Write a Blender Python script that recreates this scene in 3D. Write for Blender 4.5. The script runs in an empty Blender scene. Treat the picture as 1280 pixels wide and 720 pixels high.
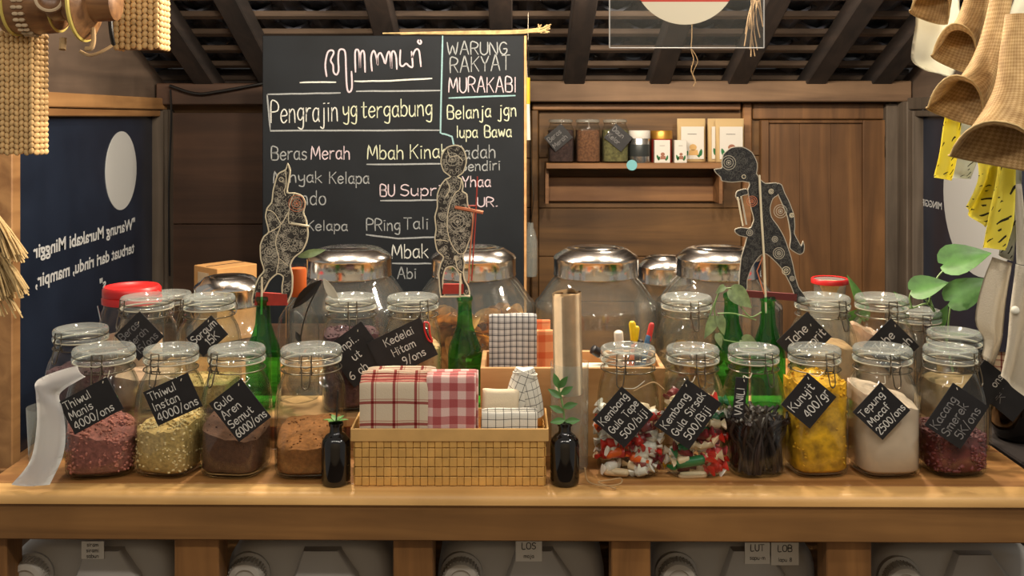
import bpy, bmesh, math, random
from mathutils import Vector, Matrix, noise

# ------------------------------------------------------------------ camera, world, lights
S = bpy.context.scene
COL = S.collection
F = 1240.0            # focal length in pixels of a 1280 wide picture
HZ = 147.0            # row of the horizon
CAMZ = 1.42
cd = bpy.data.cameras.new('camera')
cam = bpy.data.objects.new('camera', cd); COL.objects.link(cam)
cam.location = (0, 0, CAMZ); cam.rotation_euler = (math.pi/2, 0, 0)
cd.sensor_width = 36; cd.lens = F/1280*36; cd.shift_y = -(360-HZ)/1280
cd.clip_start = 0.02
S.camera = cam
S.view_settings.view_transform = 'Standard'; S.view_settings.look = 'None'
S.view_settings.gamma = 1; S.view_settings.use_curve_mapping = False
S.view_settings.exposure = 1.75
S.cycles.transparent_max_bounces = 48
S.cycles.max_bounces = 8; S.cycles.glossy_bounces = 3; S.cycles.transmission_bounces = 6
S.cycles.sample_clamp_indirect = 4.0
S.cycles.caustics_reflective = False; S.cycles.caustics_refractive = False

W = bpy.data.worlds.new('world'); S.world = W; W.use_nodes = True
W.node_tree.nodes['Background'].inputs[0].default_value = (0.75, 0.70, 0.62, 1)
W.node_tree.nodes['Background'].inputs[1].default_value = 0.12

def lamp(name, loc, power, color, radius=0.05, kind='POINT', size=None, rot=(0, 0, 0)):
    d = bpy.data.lights.new(name, kind); d.energy = power; d.color = color
    if kind == 'AREA':
        d.shape = 'RECTANGLE'; d.size, d.size_y = size
    else:
        d.shadow_soft_size = radius
    o = bpy.data.objects.new(name, d); COL.objects.link(o)
    o.location = loc; o.rotation_euler = rot
    return o
WARM = (1.0, 0.85, 0.66)
for x, w in ((-0.75, 7.5), (-0.38, 9.0), (0.0, 10.0), (0.38, 10.0), (0.75, 9.0)):
    lamp('ceiling_lamp_light', (x, 2.08, 1.97), w, WARM, 0.035)
for x, w in ((-0.9, 2.6), (-0.45, 2.6), (0.05, 3.0), (0.5, 2.8), (0.95, 2.0)):
    lamp('front_lamp_light', (x, 0.45, 2.10), w, (1.0, 0.91, 0.79), 0.04)
lamp('tote_fill_light', (0.95, 1.05, 1.95), 5.0, (1.0, 0.92, 0.80), 0.04)  # unseen fill light added to brighten the canvas totes at the counter end
lamp('back_wall_fill_light', (0.35, 2.75, 1.85), 3.0, (1.0, 0.84, 0.64), 0.05)  # unseen fill light added so the back wall does not go dim

# ------------------------------------------------------------------ helpers
R = random.Random(7)
PI = math.pi
def lin(c):
    c = c/255.0
    return c/12.92 if c <= 0.04045 else ((c+0.055)/1.055)**2.4
def rgb(r, g, b): return (lin(r), lin(g), lin(b), 1)
def P(px, py, Y):
    return Vector(((px-640)*Y/F, Y, CAMZ-(py-HZ)*Y/F))
def PX(px, Y): return (px-640)*Y/F
def PZ(py, Y): return CAMZ-(py-HZ)*Y/F

def link(o, parent=None):
    COL.objects.link(o)
    if parent is not None: o.parent = parent
    return o
def mesh_of(name, bm, mat, smooth=True, angle=40):
    me = bpy.data.meshes.new(name)
    bmesh.ops.recalc_face_normals(bm, faces=bm.faces[:])
    if smooth:
        a = math.radians(angle)
        for f in bm.faces: f.smooth = True
        for e in bm.edges:
            if len(e.link_faces) == 2 and e.calc_face_angle(0) > a: e.smooth = False
    bm.to_mesh(me); bm.free()
    for m in (mat if isinstance(mat, (list, tuple)) else [mat]): me.materials.append(m)
    return me
def obj(name, bm, mat, parent=None, loc=None, rot=None, smooth=True, label=None, angle=40):
    me = bm if isinstance(bm, bpy.types.Mesh) else mesh_of(name, bm, mat, smooth, angle)
    o = link(bpy.data.objects.new(name, me), parent)
    if loc is not None: o.location = loc
    if rot is not None: o.rotation_euler = rot
    if label: o['label'] = label
    return o
def tag(o, label, cat, group=None, kind=None):
    o['label'] = label; o['category'] = cat
    if group: o['group'] = group
    if kind: o['kind'] = kind
    return o
def thing(name, label, cat, loc=(0, 0, 0), rotz=0, group=None):
    o = bpy.data.objects.new(name, None); o.empty_display_size = 0.02
    COL.objects.link(o); o.location = loc; o.rotation_euler = (0, 0, rotz)
    return tag(o, label, cat, group)
def struct(name, bm, mat, parent=None, **k):
    o = obj(name, bm, mat, parent, **k)
    if parent is None: o['kind'] = 'structure'
    return o
def dup(root, loc, rotz=0, label=None):
    r = root.copy(); COL.objects.link(r); r.location = loc; r.rotation_euler = (0, 0, rotz)
    if label: r['label'] = label
    for ch in list(root.children):
        c = ch.copy(); COL.objects.link(c); c.parent = r
        for g in list(ch.children):
            d = g.copy(); COL.objects.link(d); d.parent = c
    return r

def B(): return bmesh.new()
def box(bm, c, s, rot=None, bev=0.0, seg=2):
    vs = bmesh.ops.create_cube(bm, size=1)['verts']
    for v in vs: v.co = Vector((v.co.x*s[0], v.co.y*s[1], v.co.z*s[2]))
    if bev:
        es = list({e for v in vs for e in v.link_edges})
        r = bmesh.ops.bevel(bm, geom=es, offset=bev, segments=seg, affect='EDGES', profile=0.5)
        vs = list({v for f in r['faces'] for v in f.verts} | {v for v in vs if v.is_valid})
    M = Matrix.Translation(Vector(c))
    if rot is not None: M = M @ (rot if isinstance(rot, Matrix) else Matrix.Rotation(rot[0], 4, rot[1]))
    for v in vs: v.co = M @ v.co
    return vs
def ring_pts(a, b, n, seg, phi=0.0):
    out = []
    for i in range(seg):
        t = 2*PI*i/seg
        c, s = math.cos(t), math.sin(t)
        x = a*math.copysign(abs(c)**(2/n), c); y = b*math.copysign(abs(s)**(2/n), s)
        out.append((x*math.cos(phi)-y*math.sin(phi), x*math.sin(phi)+y*math.cos(phi)))
    return out
def loft(bm, rings, cap0=True, cap1=True, closed=True):
    vr = [[bm.verts.new(p) for p in r] for r in rings]
    n = len(vr[0])
    for a, b in zip(vr, vr[1:]):
        for i in range(n if closed else n-1):
            j = (i+1) % n
            try: bm.faces.new((a[i], a[j], b[j], b[i]))
            except ValueError: pass
    if cap0: bm.faces.new(vr[0][::-1])
    if cap1: bm.faces.new(vr[-1])
    return vr
def lathe(bm, prof, seg=32, c=(0, 0, 0), cap0=True, cap1=True, n=2, M=None):
    rings = []
    for p in prof:
        r, z = p[0], p[1]; e = p[2] if len(p) > 2 else n
        rings.append([Vector((x, y, z)) for x, y in ring_pts(r, r, e, seg)])
    M = M or Matrix.Translation(Vector(c))
    return loft(bm, [[M @ q for q in r] for r in rings], cap0, cap1)
def tube(bm, pts, r, seg=6, closed=False, radii=None):
    pts = [Vector(p) for p in pts]; n = len(pts)
    rings = []; up = None
    for i, p in enumerate(pts):
        a = pts[(i-1) % n] if (closed or i > 0) else p
        b = pts[(i+1) % n] if (closed or i < n-1) else p
        t = (b-a)
        if t.length < 1e-9: t = Vector((0, 0, 1))
        t.normalize()
        if up is None:
            up = Vector((0, 0, 1)) if abs(t.z) < 0.9 else Vector((1, 0, 0))
        u = (up - t*up.dot(t))
        if u.length < 1e-6: u = t.orthogonal()
        u.normalize(); up = u; v = t.cross(u)
        rr = radii[i] if radii else r
        rings.append([p + u*math.cos(2*PI*k/seg)*rr + v*math.sin(2*PI*k/seg)*rr for k in range(seg)])
    if closed: rings.append(rings[0])
    vr = [[bm.verts.new(q) for q in rg] for rg in (rings[:-1] if closed else rings)]
    if closed: vr.append(vr[0])
    for a, b in zip(vr, vr[1:]):
        for k in range(seg):
            j = (k+1) % seg
            bm.faces.new((a[k], a[j], b[j], b[k]))
    if not closed:
        bm.faces.new(vr[0][::-1]); bm.faces.new(vr[-1])
def circle(c, r, n=24, axis='Z', a0=0, a1=2*PI, closed=True):
    out = []
    for i in range(n if closed else n+1):
        t = a0+(a1-a0)*i/n
        x, y = r*math.cos(t), r*math.sin(t)
        d = {'Z': (x, y, 0), 'Y': (x, 0, y), 'X': (0, x, y)}[axis]
        out.append(Vector(c)+Vector(d))
    return out
def smooth_path(pts, n=6):
    pts = [Vector(p) for p in pts]; out = []
    for i in range(len(pts)-1):
        p0 = pts[max(i-1, 0)]; p1 = pts[i]; p2 = pts[i+1]; p3 = pts[min(i+2, len(pts)-1)]
        for k in range(n):
            t = k/n
            out.append(0.5*((2*p1)+(p2-p0)*t+(2*p0-5*p1+4*p2-p3)*t*t+(3*p1-p0-3*p2+p3)*t**3))
    out.append(pts[-1]); return out
def ell(bm, c, s, rot=None, u=8, v=6):
    vs = bmesh.ops.create_uvsphere(bm, u_segments=u, v_segments=v, radius=1)['verts']
    M = Matrix.Translation(Vector(c))
    if rot is not None: M = M @ rot
    for q in vs: q.co = M @ Vector((q.co.x*s[0], q.co.y*s[1], q.co.z*s[2]))
    return vs
def prism(bm, pts, y0, y1):
    """pts: (x, z); a plate between y0 and y1"""
    a = [bm.verts.new((x, y0, z)) for x, z in pts]; b = [bm.verts.new((x, y1, z)) for x, z in pts]
    f0 = bm.faces.new(a); f1 = bm.faces.new(b[::-1])
    n = len(pts)
    for i in range(n):
        j = (i+1) % n
        bm.faces.new((a[i], b[i], b[j], a[j]))
    f0.normal_update(); f1.normal_update()
    bmesh.ops.triangulate(bm, faces=[f0, f1])
def ribbon(bm, pts, w, y=0.0, t=0.0006):
    """a chalk stroke: flat strip along (x, z) points, in front of plane y"""
    pts = [Vector((p[0], p[1])) for p in pts]
    if len(pts) < 2: return
    n = len(pts); L = []; Rr = []
    for i, p in enumerate(pts):
        a = pts[max(i-1, 0)]; b = pts[min(i+1, n-1)]
        d = (b-a)
        if d.length < 1e-9: d = Vector((1, 0))
        d.normalize(); nn = Vector((-d.y, d.x))
        q = p - d*w*0.4 if i == 0 else (p + d*w*0.4 if i == n-1 else p)
        ww = w*0.5*(0.7 if i in (0, n-1) else 1)
        L.append(bm.verts.new((q.x+nn.x*ww, y-t, q.y+nn.y*ww))); Rr.append(bm.verts.new((q.x-nn.x*ww, y-t, q.y-nn.y*ww)))
    for i in range(n-1): bm.faces.new((L[i], L[i+1], Rr[i+1], Rr[i]))

# single-stroke hand lettering: units of a tenth of the capital's height
GL = {
'A': (7, '0,0 3,10 4,10 7,0;1,4 6,4'), 'B': (6, '0,0 0,10 4,10 5.5,8.5 5,6 0,5.5 5,5 6,2.5 5,0 0,0'),
'D': (6.5, '0,0 0,10 3,10 5.6,8 6.5,5 5.6,2 3,0 0,0'), 'C': (6, '6,8.5 4,10 1.5,9 0,5 1.5,1 4,0 6,1.5'), 'G': (6.5, '6,8.5 4,10 1.5,9 0,5 1.5,1 4,0 6,2 6,4.5 3.5,4.5'),
'H': (6, '0,0 0,10;6,0 6,10;0,5 6,5'), 'I': (1.5, '0.7,0 0.7,10'), 'J': (5, '0,10 5,10;3.5,10 3.5,1.5 2,0 0,1'),
'K': (6, '0,0 0,10;6,10 0,4.5;1.8,6 6,0'), 'M': (8, '0,0 1,10 4,2.5 7,10 8,0'), 'N': (6, '0,0 0,10 6,0 6,10'),
'P': (6, '0,0 0,10 4,10 6,8 5,5.5 0,5'), 'R': (6, '0,0 0,10 4,10 6,8 4.5,5.5 0,5;2.5,5.3 6,0'),
'S': (5.5, '5.5,8.8 3,10 0.5,8.5 0.8,6 4.8,4.5 5.3,1.8 3,0 0,1.2'), 'T': (6, '0,10 6,10;3,10 3,0'),
'U': (6, '0,10 0,2.5 2,0 4,0 6,2.5 6,10'), 'V': (6, '0,10 3,0 6,10'), 'W': (9, '0,10 2,0 4.5,7.5 7,0 9,10'),
'Y': (6, '0,10 3,5 6,10;3,5 3,0'), 'L': (5, '0,10 0,0 5,0'), 'E': (5, '5,10 0,10 0,0 5,0;0,5.3 4,5.3'), 'O': (7, '3.5,10 1,9 0,5 1,1 3.5,0 6,1 7,5 6,9 3.5,10'),
'a': (5, '4.5,5.5 2.5,6.5 0.4,5 0,2.5 1,0.3 3,0.3 4.5,2.5;4.6,6.3 4.5,1.5 5.2,0'),
'b': (5, '0,10 0,0;0,4 2,6.3 4.2,5.5 5,3 4,0.5 2,0 0,1'), 'd': (5, '4.8,10 4.8,0;4.8,4.5 3,6.3 0.8,5.3 0,2.8 1,0.3 3,0 4.8,1.6'),
'e': (5, '0.3,3.2 4.8,3.6 4.3,5.6 2.5,6.4 0.6,5 0,2.6 1.2,0.3 3,0 4.8,1.2'), 'f': (4, '4,9.4 2.8,10 1.6,9 1.5,0;0,6 3.6,6'),
'g': (5, '4.6,5.4 2.6,6.5 0.5,5.2 0,3 1.2,1 3,1 4.6,3;4.7,6.4 4.6,-2 3,-3.6 0.5,-2.8'),
'h': (5, '0,10 0,0;0,4 2,6.3 4,5.8 4.6,4 4.7,0'), 'i': (1.4, '0.6,6.3 0.7,0;0.3,8.6 1.1,8.7'), 'j': (3, '2,6.3 2,-2 1,-3.4 -0.8,-2.6;1.8,8.6 2.6,8.7'),
'k': (4.8, '0,10 0,0;4.4,6.3 0,2.8;1.5,3.8 4.8,0'), 'l': (1.4, '0.6,10 0.7,0'), 'm': (7.4, '0,6.3 0,0;0,4.5 1.8,6.3 3.3,5.2 3.5,0;3.5,4.5 5.4,6.3 7,5.2 7.2,0'),
'n': (4.8, '0,6.3 0,0;0,4.2 2,6.3 4,5.4 4.6,0'), 'o': (5, '2.5,6.4 0.6,5.3 0,3 1,0.6 2.7,0 4.4,0.9 5,3.3 4.2,5.6 2.5,6.4'),
'p': (5, '0,6.3 0,-3.6;0,4.2 2,6.3 4.2,5.5 5,3 4,0.5 2,0 0,1.2'), 'r': (3.6, '0,6.3 0,0;0,3.8 1.6,6 3.6,6.2'),
's': (4, '4,5.6 2,6.4 0.3,5.2 1,3.7 3.4,2.8 3.9,1.2 2,0 0,0.7'), 't': (4, '1.8,9 1.8,1 3,0 4,0.6;0,6.3 4,6.3'),
'u': (4.8, '0,6.3 0,1.8 1.5,0 3,0.3 4.6,2.4;4.6,6.3 4.7,0'), 'w': (6.6, '0,6.3 1.6,0 3.3,5 5,0 6.6,6.3'), 'v': (5, '0,6.3 2.5,0 5,6.3'),
'y': (4.8, '0,6.3 0.4,2.8 2,1.8 4.4,3.4;4.7,6.3 4.6,-2 3,-3.6 0.5,-2.8'), 'c': (4.6, '4.5,5.4 2.4,6.4 0.4,4.8 0.2,1.8 1.8,0 4.6,1'),
'0': (5.4, '2.7,10 0.8,8.6 0,5 0.8,1.4 2.7,0 4.6,1.4 5.4,5 4.6,8.6 2.7,10'), '1': (2, '0,8 1.4,10 1.4,0'), '2': (5, '0,8 1.6,10 4,9.6 4.8,7.5 0,0 5.2,0'),
'4': (5.6, '4,0 4,10 0,3.4 5.6,3.4'), '5': (5.2, '5,10 0.8,10 0.4,5.8 3,6.2 5,4.6 4.8,1.6 2.6,0 0,1'), '7': (5, '0,10 5,10 1.5,0'), '9': (5.2, '4.8,6.5 2.4,5 0.4,6.6 0.6,9 2.6,10 4.6,8.8 4.9,6 4,2 2.6,0'), '6': (5.2, '4.6,9.6 2,8 0,4 0.6,1 2.8,0 4.8,1.2 5,3.6 3.2,5 0.4,3.6'),
'/': (4, '0,-1.5 4,10.5'), '.': (1.6, '0.4,0 1.2,0.2'), '-': (4, '0,4 4,4'), ':': (1.6, '0.4,0.5 1,0.7;0.4,5 1,5.2'), '8': (5, '2.5,5.3 0.5,7 1,9.3 2.5,10 4.2,9.2 4.5,7 2.5,5.3 0.4,3.6 0,1.6 2.5,0 5,1.6 4.6,3.6 2.5,5.3'),
'3': (5, '0,9 2.5,10 4.6,8.4 4,6 1.8,5.4 4.4,4.8 5,2.2 2.6,0 0,1'), ' ': (4, ''),
}
def text_strokes(text, rr=None, jit=0.25):
    """strokes in tenths of the capital's height and the text's length"""
    x = 0; out = []
    for ch in text:
        w, d = GL[ch]
        dy = (rr.uniform(-jit, jit) if rr else 0)
        for st in [q for q in d.split(';') if q]:
            pts = []
            for p in st.split(' '):
                a, b = p.split(','); pts.append((x+float(a), float(b)+dy))
            out.append(pts)
        x += w+2.0
    return out, x-2.0
def soft(pts, n=3):
    if len(pts) < 3: return pts
    return [(v.x, v.y) for v in smooth_path([(a, b, 0) for a, b in pts], n)]
def write(bm, text, mapf, w, y=0.0, rr=None, soften=True, t=0.0006):
    st, L = text_strokes(text, rr)
    for s in st:
        s = soft(s) if soften else s
        ribbon(bm, [mapf(a, b, L) for a, b in s], w, y, t)

def font_mesh(name, body, size, mat, bold=0.0):
    c = bpy.data.curves.new(name, 'FONT'); c.body = body; c.size = size; c.offset = bold; c.fill_mode = 'FRONT'; c.resolution_u = 3
    o = bpy.data.objects.new(name, c); COL.objects.link(o)
    dg = bpy.context.evaluated_depsgraph_get(); dg.update()
    me = bpy.data.meshes.new_from_object(o.evaluated_get(dg), depsgraph=dg)
    bpy.data.objects.remove(o); bpy.data.curves.remove(c)
    me.materials.clear(); me.materials.append(mat)
    return me

# ------------------------------------------------------------------ materials
def mat(name):
    m = bpy.data.materials.new(name); m.use_nodes = True
    nt = m.node_tree; b = nt.nodes['Principled BSDF']
    return m, nt, b
def nd(nt, kind, **k):
    n = nt.nodes.new(kind)
    for a, v in k.items():
        if a.startswith('in_'): n.inputs[int(a[3:])].default_value = v
        else: setattr(n, a, v)
    return n
def coords(nt, scale=(1, 1, 1), kind='Object', loc=(0, 0, 0)):
    tc = nd(nt, 'ShaderNodeTexCoord'); mp = nd(nt, 'ShaderNodeMapping')
    mp.inputs['Scale'].default_value = scale; mp.inputs['Location'].default_value = loc
    nt.links.new(tc.outputs[kind], mp.inputs['Vector']); return mp.outputs[0]
def ramp(nt, src, stops):
    r = nd(nt, 'ShaderNodeValToRGB'); e = r.color_ramp.elements
    while len(e) < len(stops): e.new(0.5)
    for q, (p, c) in zip(e, stops): q.position = p; q.color = c
    nt.links.new(src, r.inputs[0]); return r.outputs[0]
def bump(nt, b, h, strength=0.3, dist=0.002):
    n = nd(nt, 'ShaderNodeBump'); n.inputs['Strength'].default_value = strength; n.inputs['Distance'].default_value = dist
    nt.links.new(h, n.inputs['Height']); nt.links.new(n.outputs[0], b.inputs['Normal'])
def plain(name, c, rough=0.6, metal=0.0, var=0.0, scale=40, spec=None, bumpy=0.0, kind='Object'):
    m, nt, b = mat(name)
    b.inputs['Base Color'].default_value = c; b.inputs['Roughness'].default_value = rough; b.inputs['Metallic'].default_value = metal
    if spec is not None: b.inputs['Specular IOR Level'].default_value = spec
    if var or bumpy:
        no = nd(nt, 'ShaderNodeTexNoise'); no.inputs['Scale'].default_value = scale; no.inputs['Detail'].default_value = 5
        nt.links.new(coords(nt, kind=kind), no.inputs['Vector'])
        if var:
            lo = tuple(x*(1-var) for x in c[:3])+(1,); hi = tuple(min(1, x*(1+var)) for x in c[:3])+(1,)
            nt.links.new(ramp(nt, no.outputs['Fac'], [(0.3, lo), (0.7, hi)]), b.inputs['Base Color'])
        if bumpy: bump(nt, b, no.outputs['Fac'], 0.6, bumpy)
    return m
def wood(name, dark, light, axis='X', scale=1.0, rough=0.6, contrast=(0.3, 0.7), knots=True):
    m, nt, b = mat(name)
    sc = {'X': (1.6, 22, 22), 'Y': (22, 1.6, 22), 'Z': (22, 22, 1.6)}[axis]
    v = coords(nt, tuple(q*scale for q in sc))
    n1 = nd(nt, 'ShaderNodeTexNoise'); n1.inputs['Scale'].default_value = 1.0; n1.inputs['Detail'].default_value = 7; n1.inputs['Distortion'].default_value = 1.2
    nt.links.new(v, n1.inputs['Vector'])
    c1 = ramp(nt, n1.outputs['Fac'], [(contrast[0], dark), (contrast[1], light)])
    n2 = nd(nt, 'ShaderNodeTexNoise'); n2.inputs['Scale'].default_value = 5.0; n2.inputs['Detail'].default_value = 4
    nt.links.new(coords(nt), n2.inputs['Vector'])
    mx = nd(nt, 'ShaderNodeMix', data_type='RGBA', blend_type='MULTIPLY'); mx.inputs[0].default_value = 0.55
    nt.links.new(c1, mx.inputs[6])
    nt.links.new(ramp(nt, n2.outputs['Fac'], [(0.35, (0.55, 0.53, 0.5, 1)), (0.65, (1, 1, 1, 1))]), mx.inputs[7])
    nt.links.new(mx.outputs[2], b.inputs['Base Color'])
    b.inputs['Roughness'].default_value = rough
    bump(nt, b, n1.outputs['Fac'], 0.25, 0.002)
    return m
def glass(name, tint=(0.96, 0.98, 0.975), edge=(0.60, 0.66, 0.64), haze_sheen=0.0, ior=1.45, gloss=0.0, rough=0.04, power=5.0):
    m = bpy.data.materials.new(name); m.use_nodes = True; nt = m.node_tree; nt.nodes.clear()
    out = nd(nt, 'ShaderNodeOutputMaterial'); tr = nd(nt, 'ShaderNodeBsdfTransparent'); gl = nd(nt, 'ShaderNodeBsdfGlossy')
    gl.inputs['Roughness'].default_value = rough
    lw = nd(nt, 'ShaderNodeLayerWeight'); lw.inputs['Blend'].default_value = 0.5
    pw = nd(nt, 'ShaderNodeMath', operation='POWER'); pw.inputs[1].default_value = power
    nt.links.new(lw.outputs['Facing'], pw.inputs[0])
    mc = nd(nt, 'ShaderNodeMix', data_type='RGBA'); mc.inputs[6].default_value = (*tint, 1); mc.inputs[7].default_value = (*edge, 1)
    nt.links.new(pw.outputs[0], mc.inputs[0]); nt.links.new(mc.outputs[2], tr.inputs[0])
    p5 = nd(nt, 'ShaderNodeMath', operation='POWER'); p5.inputs[1].default_value = 4.5
    nt.links.new(lw.outputs['Facing'], p5.inputs[0])
    ad = nd(nt, 'ShaderNodeMath', operation='MULTIPLY_ADD', use_clamp=True); ad.inputs[1].default_value = 0.85; ad.inputs[2].default_value = 0.025+gloss
    nt.links.new(p5.outputs[0], ad.inputs[0])
    ms = nd(nt, 'ShaderNodeMixShader'); nt.links.new(ad.outputs[0], ms.inputs[0]); nt.links.new(tr.outputs[0], ms.inputs[1]); nt.links.new(gl.outputs[0], ms.inputs[2])
    last = ms.outputs[0]
    if haze_sheen:
        df = nd(nt, 'ShaderNodeBsdfDiffuse'); df.inputs[0].default_value = (0.85, 0.9, 0.86, 1)
        m2 = nd(nt, 'ShaderNodeMixShader'); m2.inputs[0].default_value = haze_sheen
        nt.links.new(last, m2.inputs[1]); nt.links.new(df.outputs[0], m2.inputs[2]); last = m2.outputs[0]
    nt.links.new(last, out.inputs[0])
    return m
def stripe(nt, sep, period, width, off=0.0):
    a = nd(nt, 'ShaderNodeMath', operation='ADD'); a.inputs[1].default_value = 10+off
    nt.links.new(sep, a.inputs[0])
    d = nd(nt, 'ShaderNodeMath', operation='MODULO'); d.inputs[1].default_value = period; nt.links.new(a.outputs[0], d.inputs[0])
    l = nd(nt, 'ShaderNodeMath', operation='LESS_THAN'); l.inputs[1].default_value = width; nt.links.new(d.outputs[0], l.inputs[0])
    return l.outputs[0]
def cloth_mat(name, base, layers):
    """layers: (period, width, offset, colour, fac)  both ways, over UV metres"""
    m, nt, b = mat(name)
    sx = nd(nt, 'ShaderNodeSeparateXYZ'); nt.links.new(coords(nt, kind='UV'), sx.inputs[0])
    rgbn = nd(nt, 'ShaderNodeRGB'); rgbn.outputs[0].default_value = base; cur = rgbn.outputs[0]
    for (per, wd, off, c, fac) in layers:
        for k in (0, 1):
            s = stripe(nt, sx.outputs[k], per, wd, off)
            f = nd(nt, 'ShaderNodeMath', operation='MULTIPLY'); f.inputs[1].default_value = fac; nt.links.new(s, f.inputs[0])
            mx = nd(nt, 'ShaderNodeMix', data_type='RGBA', blend_type='MULTIPLY'); mx.inputs[7].default_value = c
            nt.links.new(f.outputs[0], mx.inputs[0]); nt.links.new(cur, mx.inputs[6]); cur = mx.outputs[2]
    nt.links.new(cur, b.inputs['Base Color']); b.inputs['Roughness'].default_value = 0.95; b.inputs['Specular IOR Level'].default_value = 0.1
    no = nd(nt, 'ShaderNodeTexNoise'); no.inputs['Scale'].default_value = 500; nt.links.new(coords(nt), no.inputs['Vector'])
    bump(nt, b, no.outputs['Fac'], 0.35, 0.001)
    return m
def weave_mat(name, dark, light, s1, s2, rot=0.7, rough=0.75, kind='Object'):
    m, nt, b = mat(name)
    tc = nd(nt, 'ShaderNodeTexCoord'); mp = nd(nt, 'ShaderNodeMapping')
    mp.inputs['Rotation'].default_value = (0, rot if kind == 'Object' else 0, rot if kind == 'UV' else 0); nt.links.new(tc.outputs[kind], mp.inputs['Vector'])
    ck = nd(nt, 'ShaderNodeTexChecker'); ck.inputs['Scale'].default_value = s1; nt.links.new(mp.outputs[0], ck.inputs['Vector'])
    no = nd(nt, 'ShaderNodeTexNoise'); no.inputs['Scale'].default_value = s2; no.inputs['Detail'].default_value = 3; nt.links.new(mp.outputs[0], no.inputs['Vector'])
    mid = tuple((a+c)/2 for a, c in zip(dark, light))
    c1 = ramp(nt, no.outputs['Fac'], [(0.3, dark), (0.7, light)])
    mx = nd(nt, 'ShaderNodeMix', data_type='RGBA', blend_type='MULTIPLY'); mx.inputs[7].default_value = (0.72, 0.66, 0.55, 1)
    nt.links.new(ck.outputs['Fac'], mx.inputs[0]); nt.links.new(c1, mx.inputs[6])
    nt.links.new(mx.outputs[2], b.inputs['Base Color']); b.inputs['Roughness'].default_value = rough
    bump(nt, b, ck.outputs['Fac'], 0.5, 0.002)
    return m

M = {}
M['counter'] = wood('counter_wood', rgb(150, 100, 52), rgb(205, 150, 88), 'X', 1.0, 0.5)
M['lipping'] = wood('lipping_wood', rgb(214, 162, 96), rgb(242, 194, 124), 'X', 1.0, 0.45)
M['apron'] = wood('apron_wood', rgb(120, 83, 44), rgb(166, 120, 68), 'X', 1.0, 0.55)
M['post'] = wood('post_wood', rgb(116, 78, 40), rgb(162, 114, 64), 'Z', 1.0, 0.55)
M['wall'] = wood('wall_wood', rgb(82, 57, 31), rgb(128, 93, 53), 'X', 0.7, 0.6)
M['wall_dark'] = wood('old_wall_wood', rgb(60, 40, 29), rgb(86, 60, 44), 'X', 0.6, 0.65)
M['door'] = wood('door_wood', rgb(88, 60, 36), rgb(132, 94, 58), 'Z', 0.7, 0.5)
M['beam'] = wood('beam_wood', rgb(92, 70, 52), rgb(134, 106, 80), 'X', 0.7, 0.7)
M['greypost'] = wood('grey_post_wood', rgb(78, 68, 58), rgb(112, 100, 88), 'Z', 0.8, 0.75)
M['tan'] = wood('tan_wood', rgb(140, 100, 62), rgb(180, 136, 88), 'Y', 0.8, 0.55)
M['gable'] = wood('gable_wood', rgb(84, 70, 60), rgb(112, 94, 80), 'Y', 0.5, 0.7)
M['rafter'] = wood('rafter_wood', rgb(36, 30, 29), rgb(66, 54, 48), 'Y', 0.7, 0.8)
M['batten'] = wood('batten_wood', rgb(60, 48, 42), rgb(112, 92, 74), 'X', 0.8, 0.8)
M['tile'] = plain('roof_tile_clay', rgb(84, 86, 96), 0.6, var=0.5, scale=14)
M['pine'] = wood('pine_box_wood', rgb(178, 130, 80), rgb(216, 168, 112), 'X', 1.0, 0.6)
M['shelf'] = wood('shelf_wood', rgb(120, 82, 50), rgb(160, 116, 74), 'X', 0.9, 0.55)
M['floor'] = plain('floor_cement', rgb(90, 80, 72), 0.8, var=0.25, scale=8)
M['navy'] = plain('navy_night_reflection', rgb(34, 43, 60), 0.25, var=0.25, scale=5, spec=0.6)  # night outside and bluish reflection of the panes put into the base colour
M['disc'] = plain('white_vinyl', rgb(196, 198, 198), 0.5)
M['letter'] = plain('white_vinyl_letters', rgb(205, 208, 210), 0.5)
M['black'] = plain('black_plastic', rgb(18, 17, 18), 0.4)
M['wire'] = plain('steel_wire', rgb(120, 112, 100), 0.3, 1.0)
M['chrome'] = plain('chrome', rgb(222, 219, 214), 0.16, 1.0)
M['glass'] = glass('jar_glass', haze_sheen=0.0, gloss=0.004)
M['lidglass'] = glass('jar_lid_glass', (0.93, 0.96, 0.94), (0.52, 0.58, 0.56), haze_sheen=0.12, gloss=0.07)  # whitish lamp reflection on the lids put in as diffuse white
M['bigglass'] = glass('big_jar_glass', (0.955, 0.97, 0.965), (0.55, 0.61, 0.59), haze_sheen=0.022, gloss=0.03)  # pale shoulder reflections and haze put in as diffuse white
M['acrylic'] = glass('acrylic_sheet', (0.93, 0.94, 0.95), (0.8, 0.82, 0.84), haze_sheen=0.018, rough=0.08)
M['gasket'] = plain('clear_rubber', rgb(190, 180, 160), 0.5)
M['green_glass'] = glass('green_bottle_glass', (0.22, 0.72, 0.30), (0.04, 0.34, 0.08), gloss=0.04, haze_sheen=0.0)
M['green_glass'].node_tree  # tinted through
M['dark_glass'] = plain('dark_brown_glass', rgb(14, 9, 8), 0.08, spec=0.7)
M['card'] = plain('black_card', rgb(27, 26, 29), 0.55, var=0.3, scale=30)
M['chalk'] = plain('white_chalk_pen', rgb(214, 212, 206), 0.9, var=0.12, scale=300)
M['chalkgrey'] = plain('faded_chalk_pen', rgb(128, 126, 126), 0.9, var=0.15, scale=300)
M['string'] = plain('white_string', rgb(205, 196, 176), 0.9)
M['twine'] = plain('jute_twine', rgb(168, 138, 98), 0.95)
M['paper'] = plain('white_paper', rgb(224, 222, 220), 0.8)
M['kraft'] = plain('kraft_paper', rgb(196, 174, 142), 0.85, var=0.12, scale=40)
M['cardboard'] = plain('cardboard', rgb(190, 142, 86), 0.85, var=0.06, scale=60)
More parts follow.
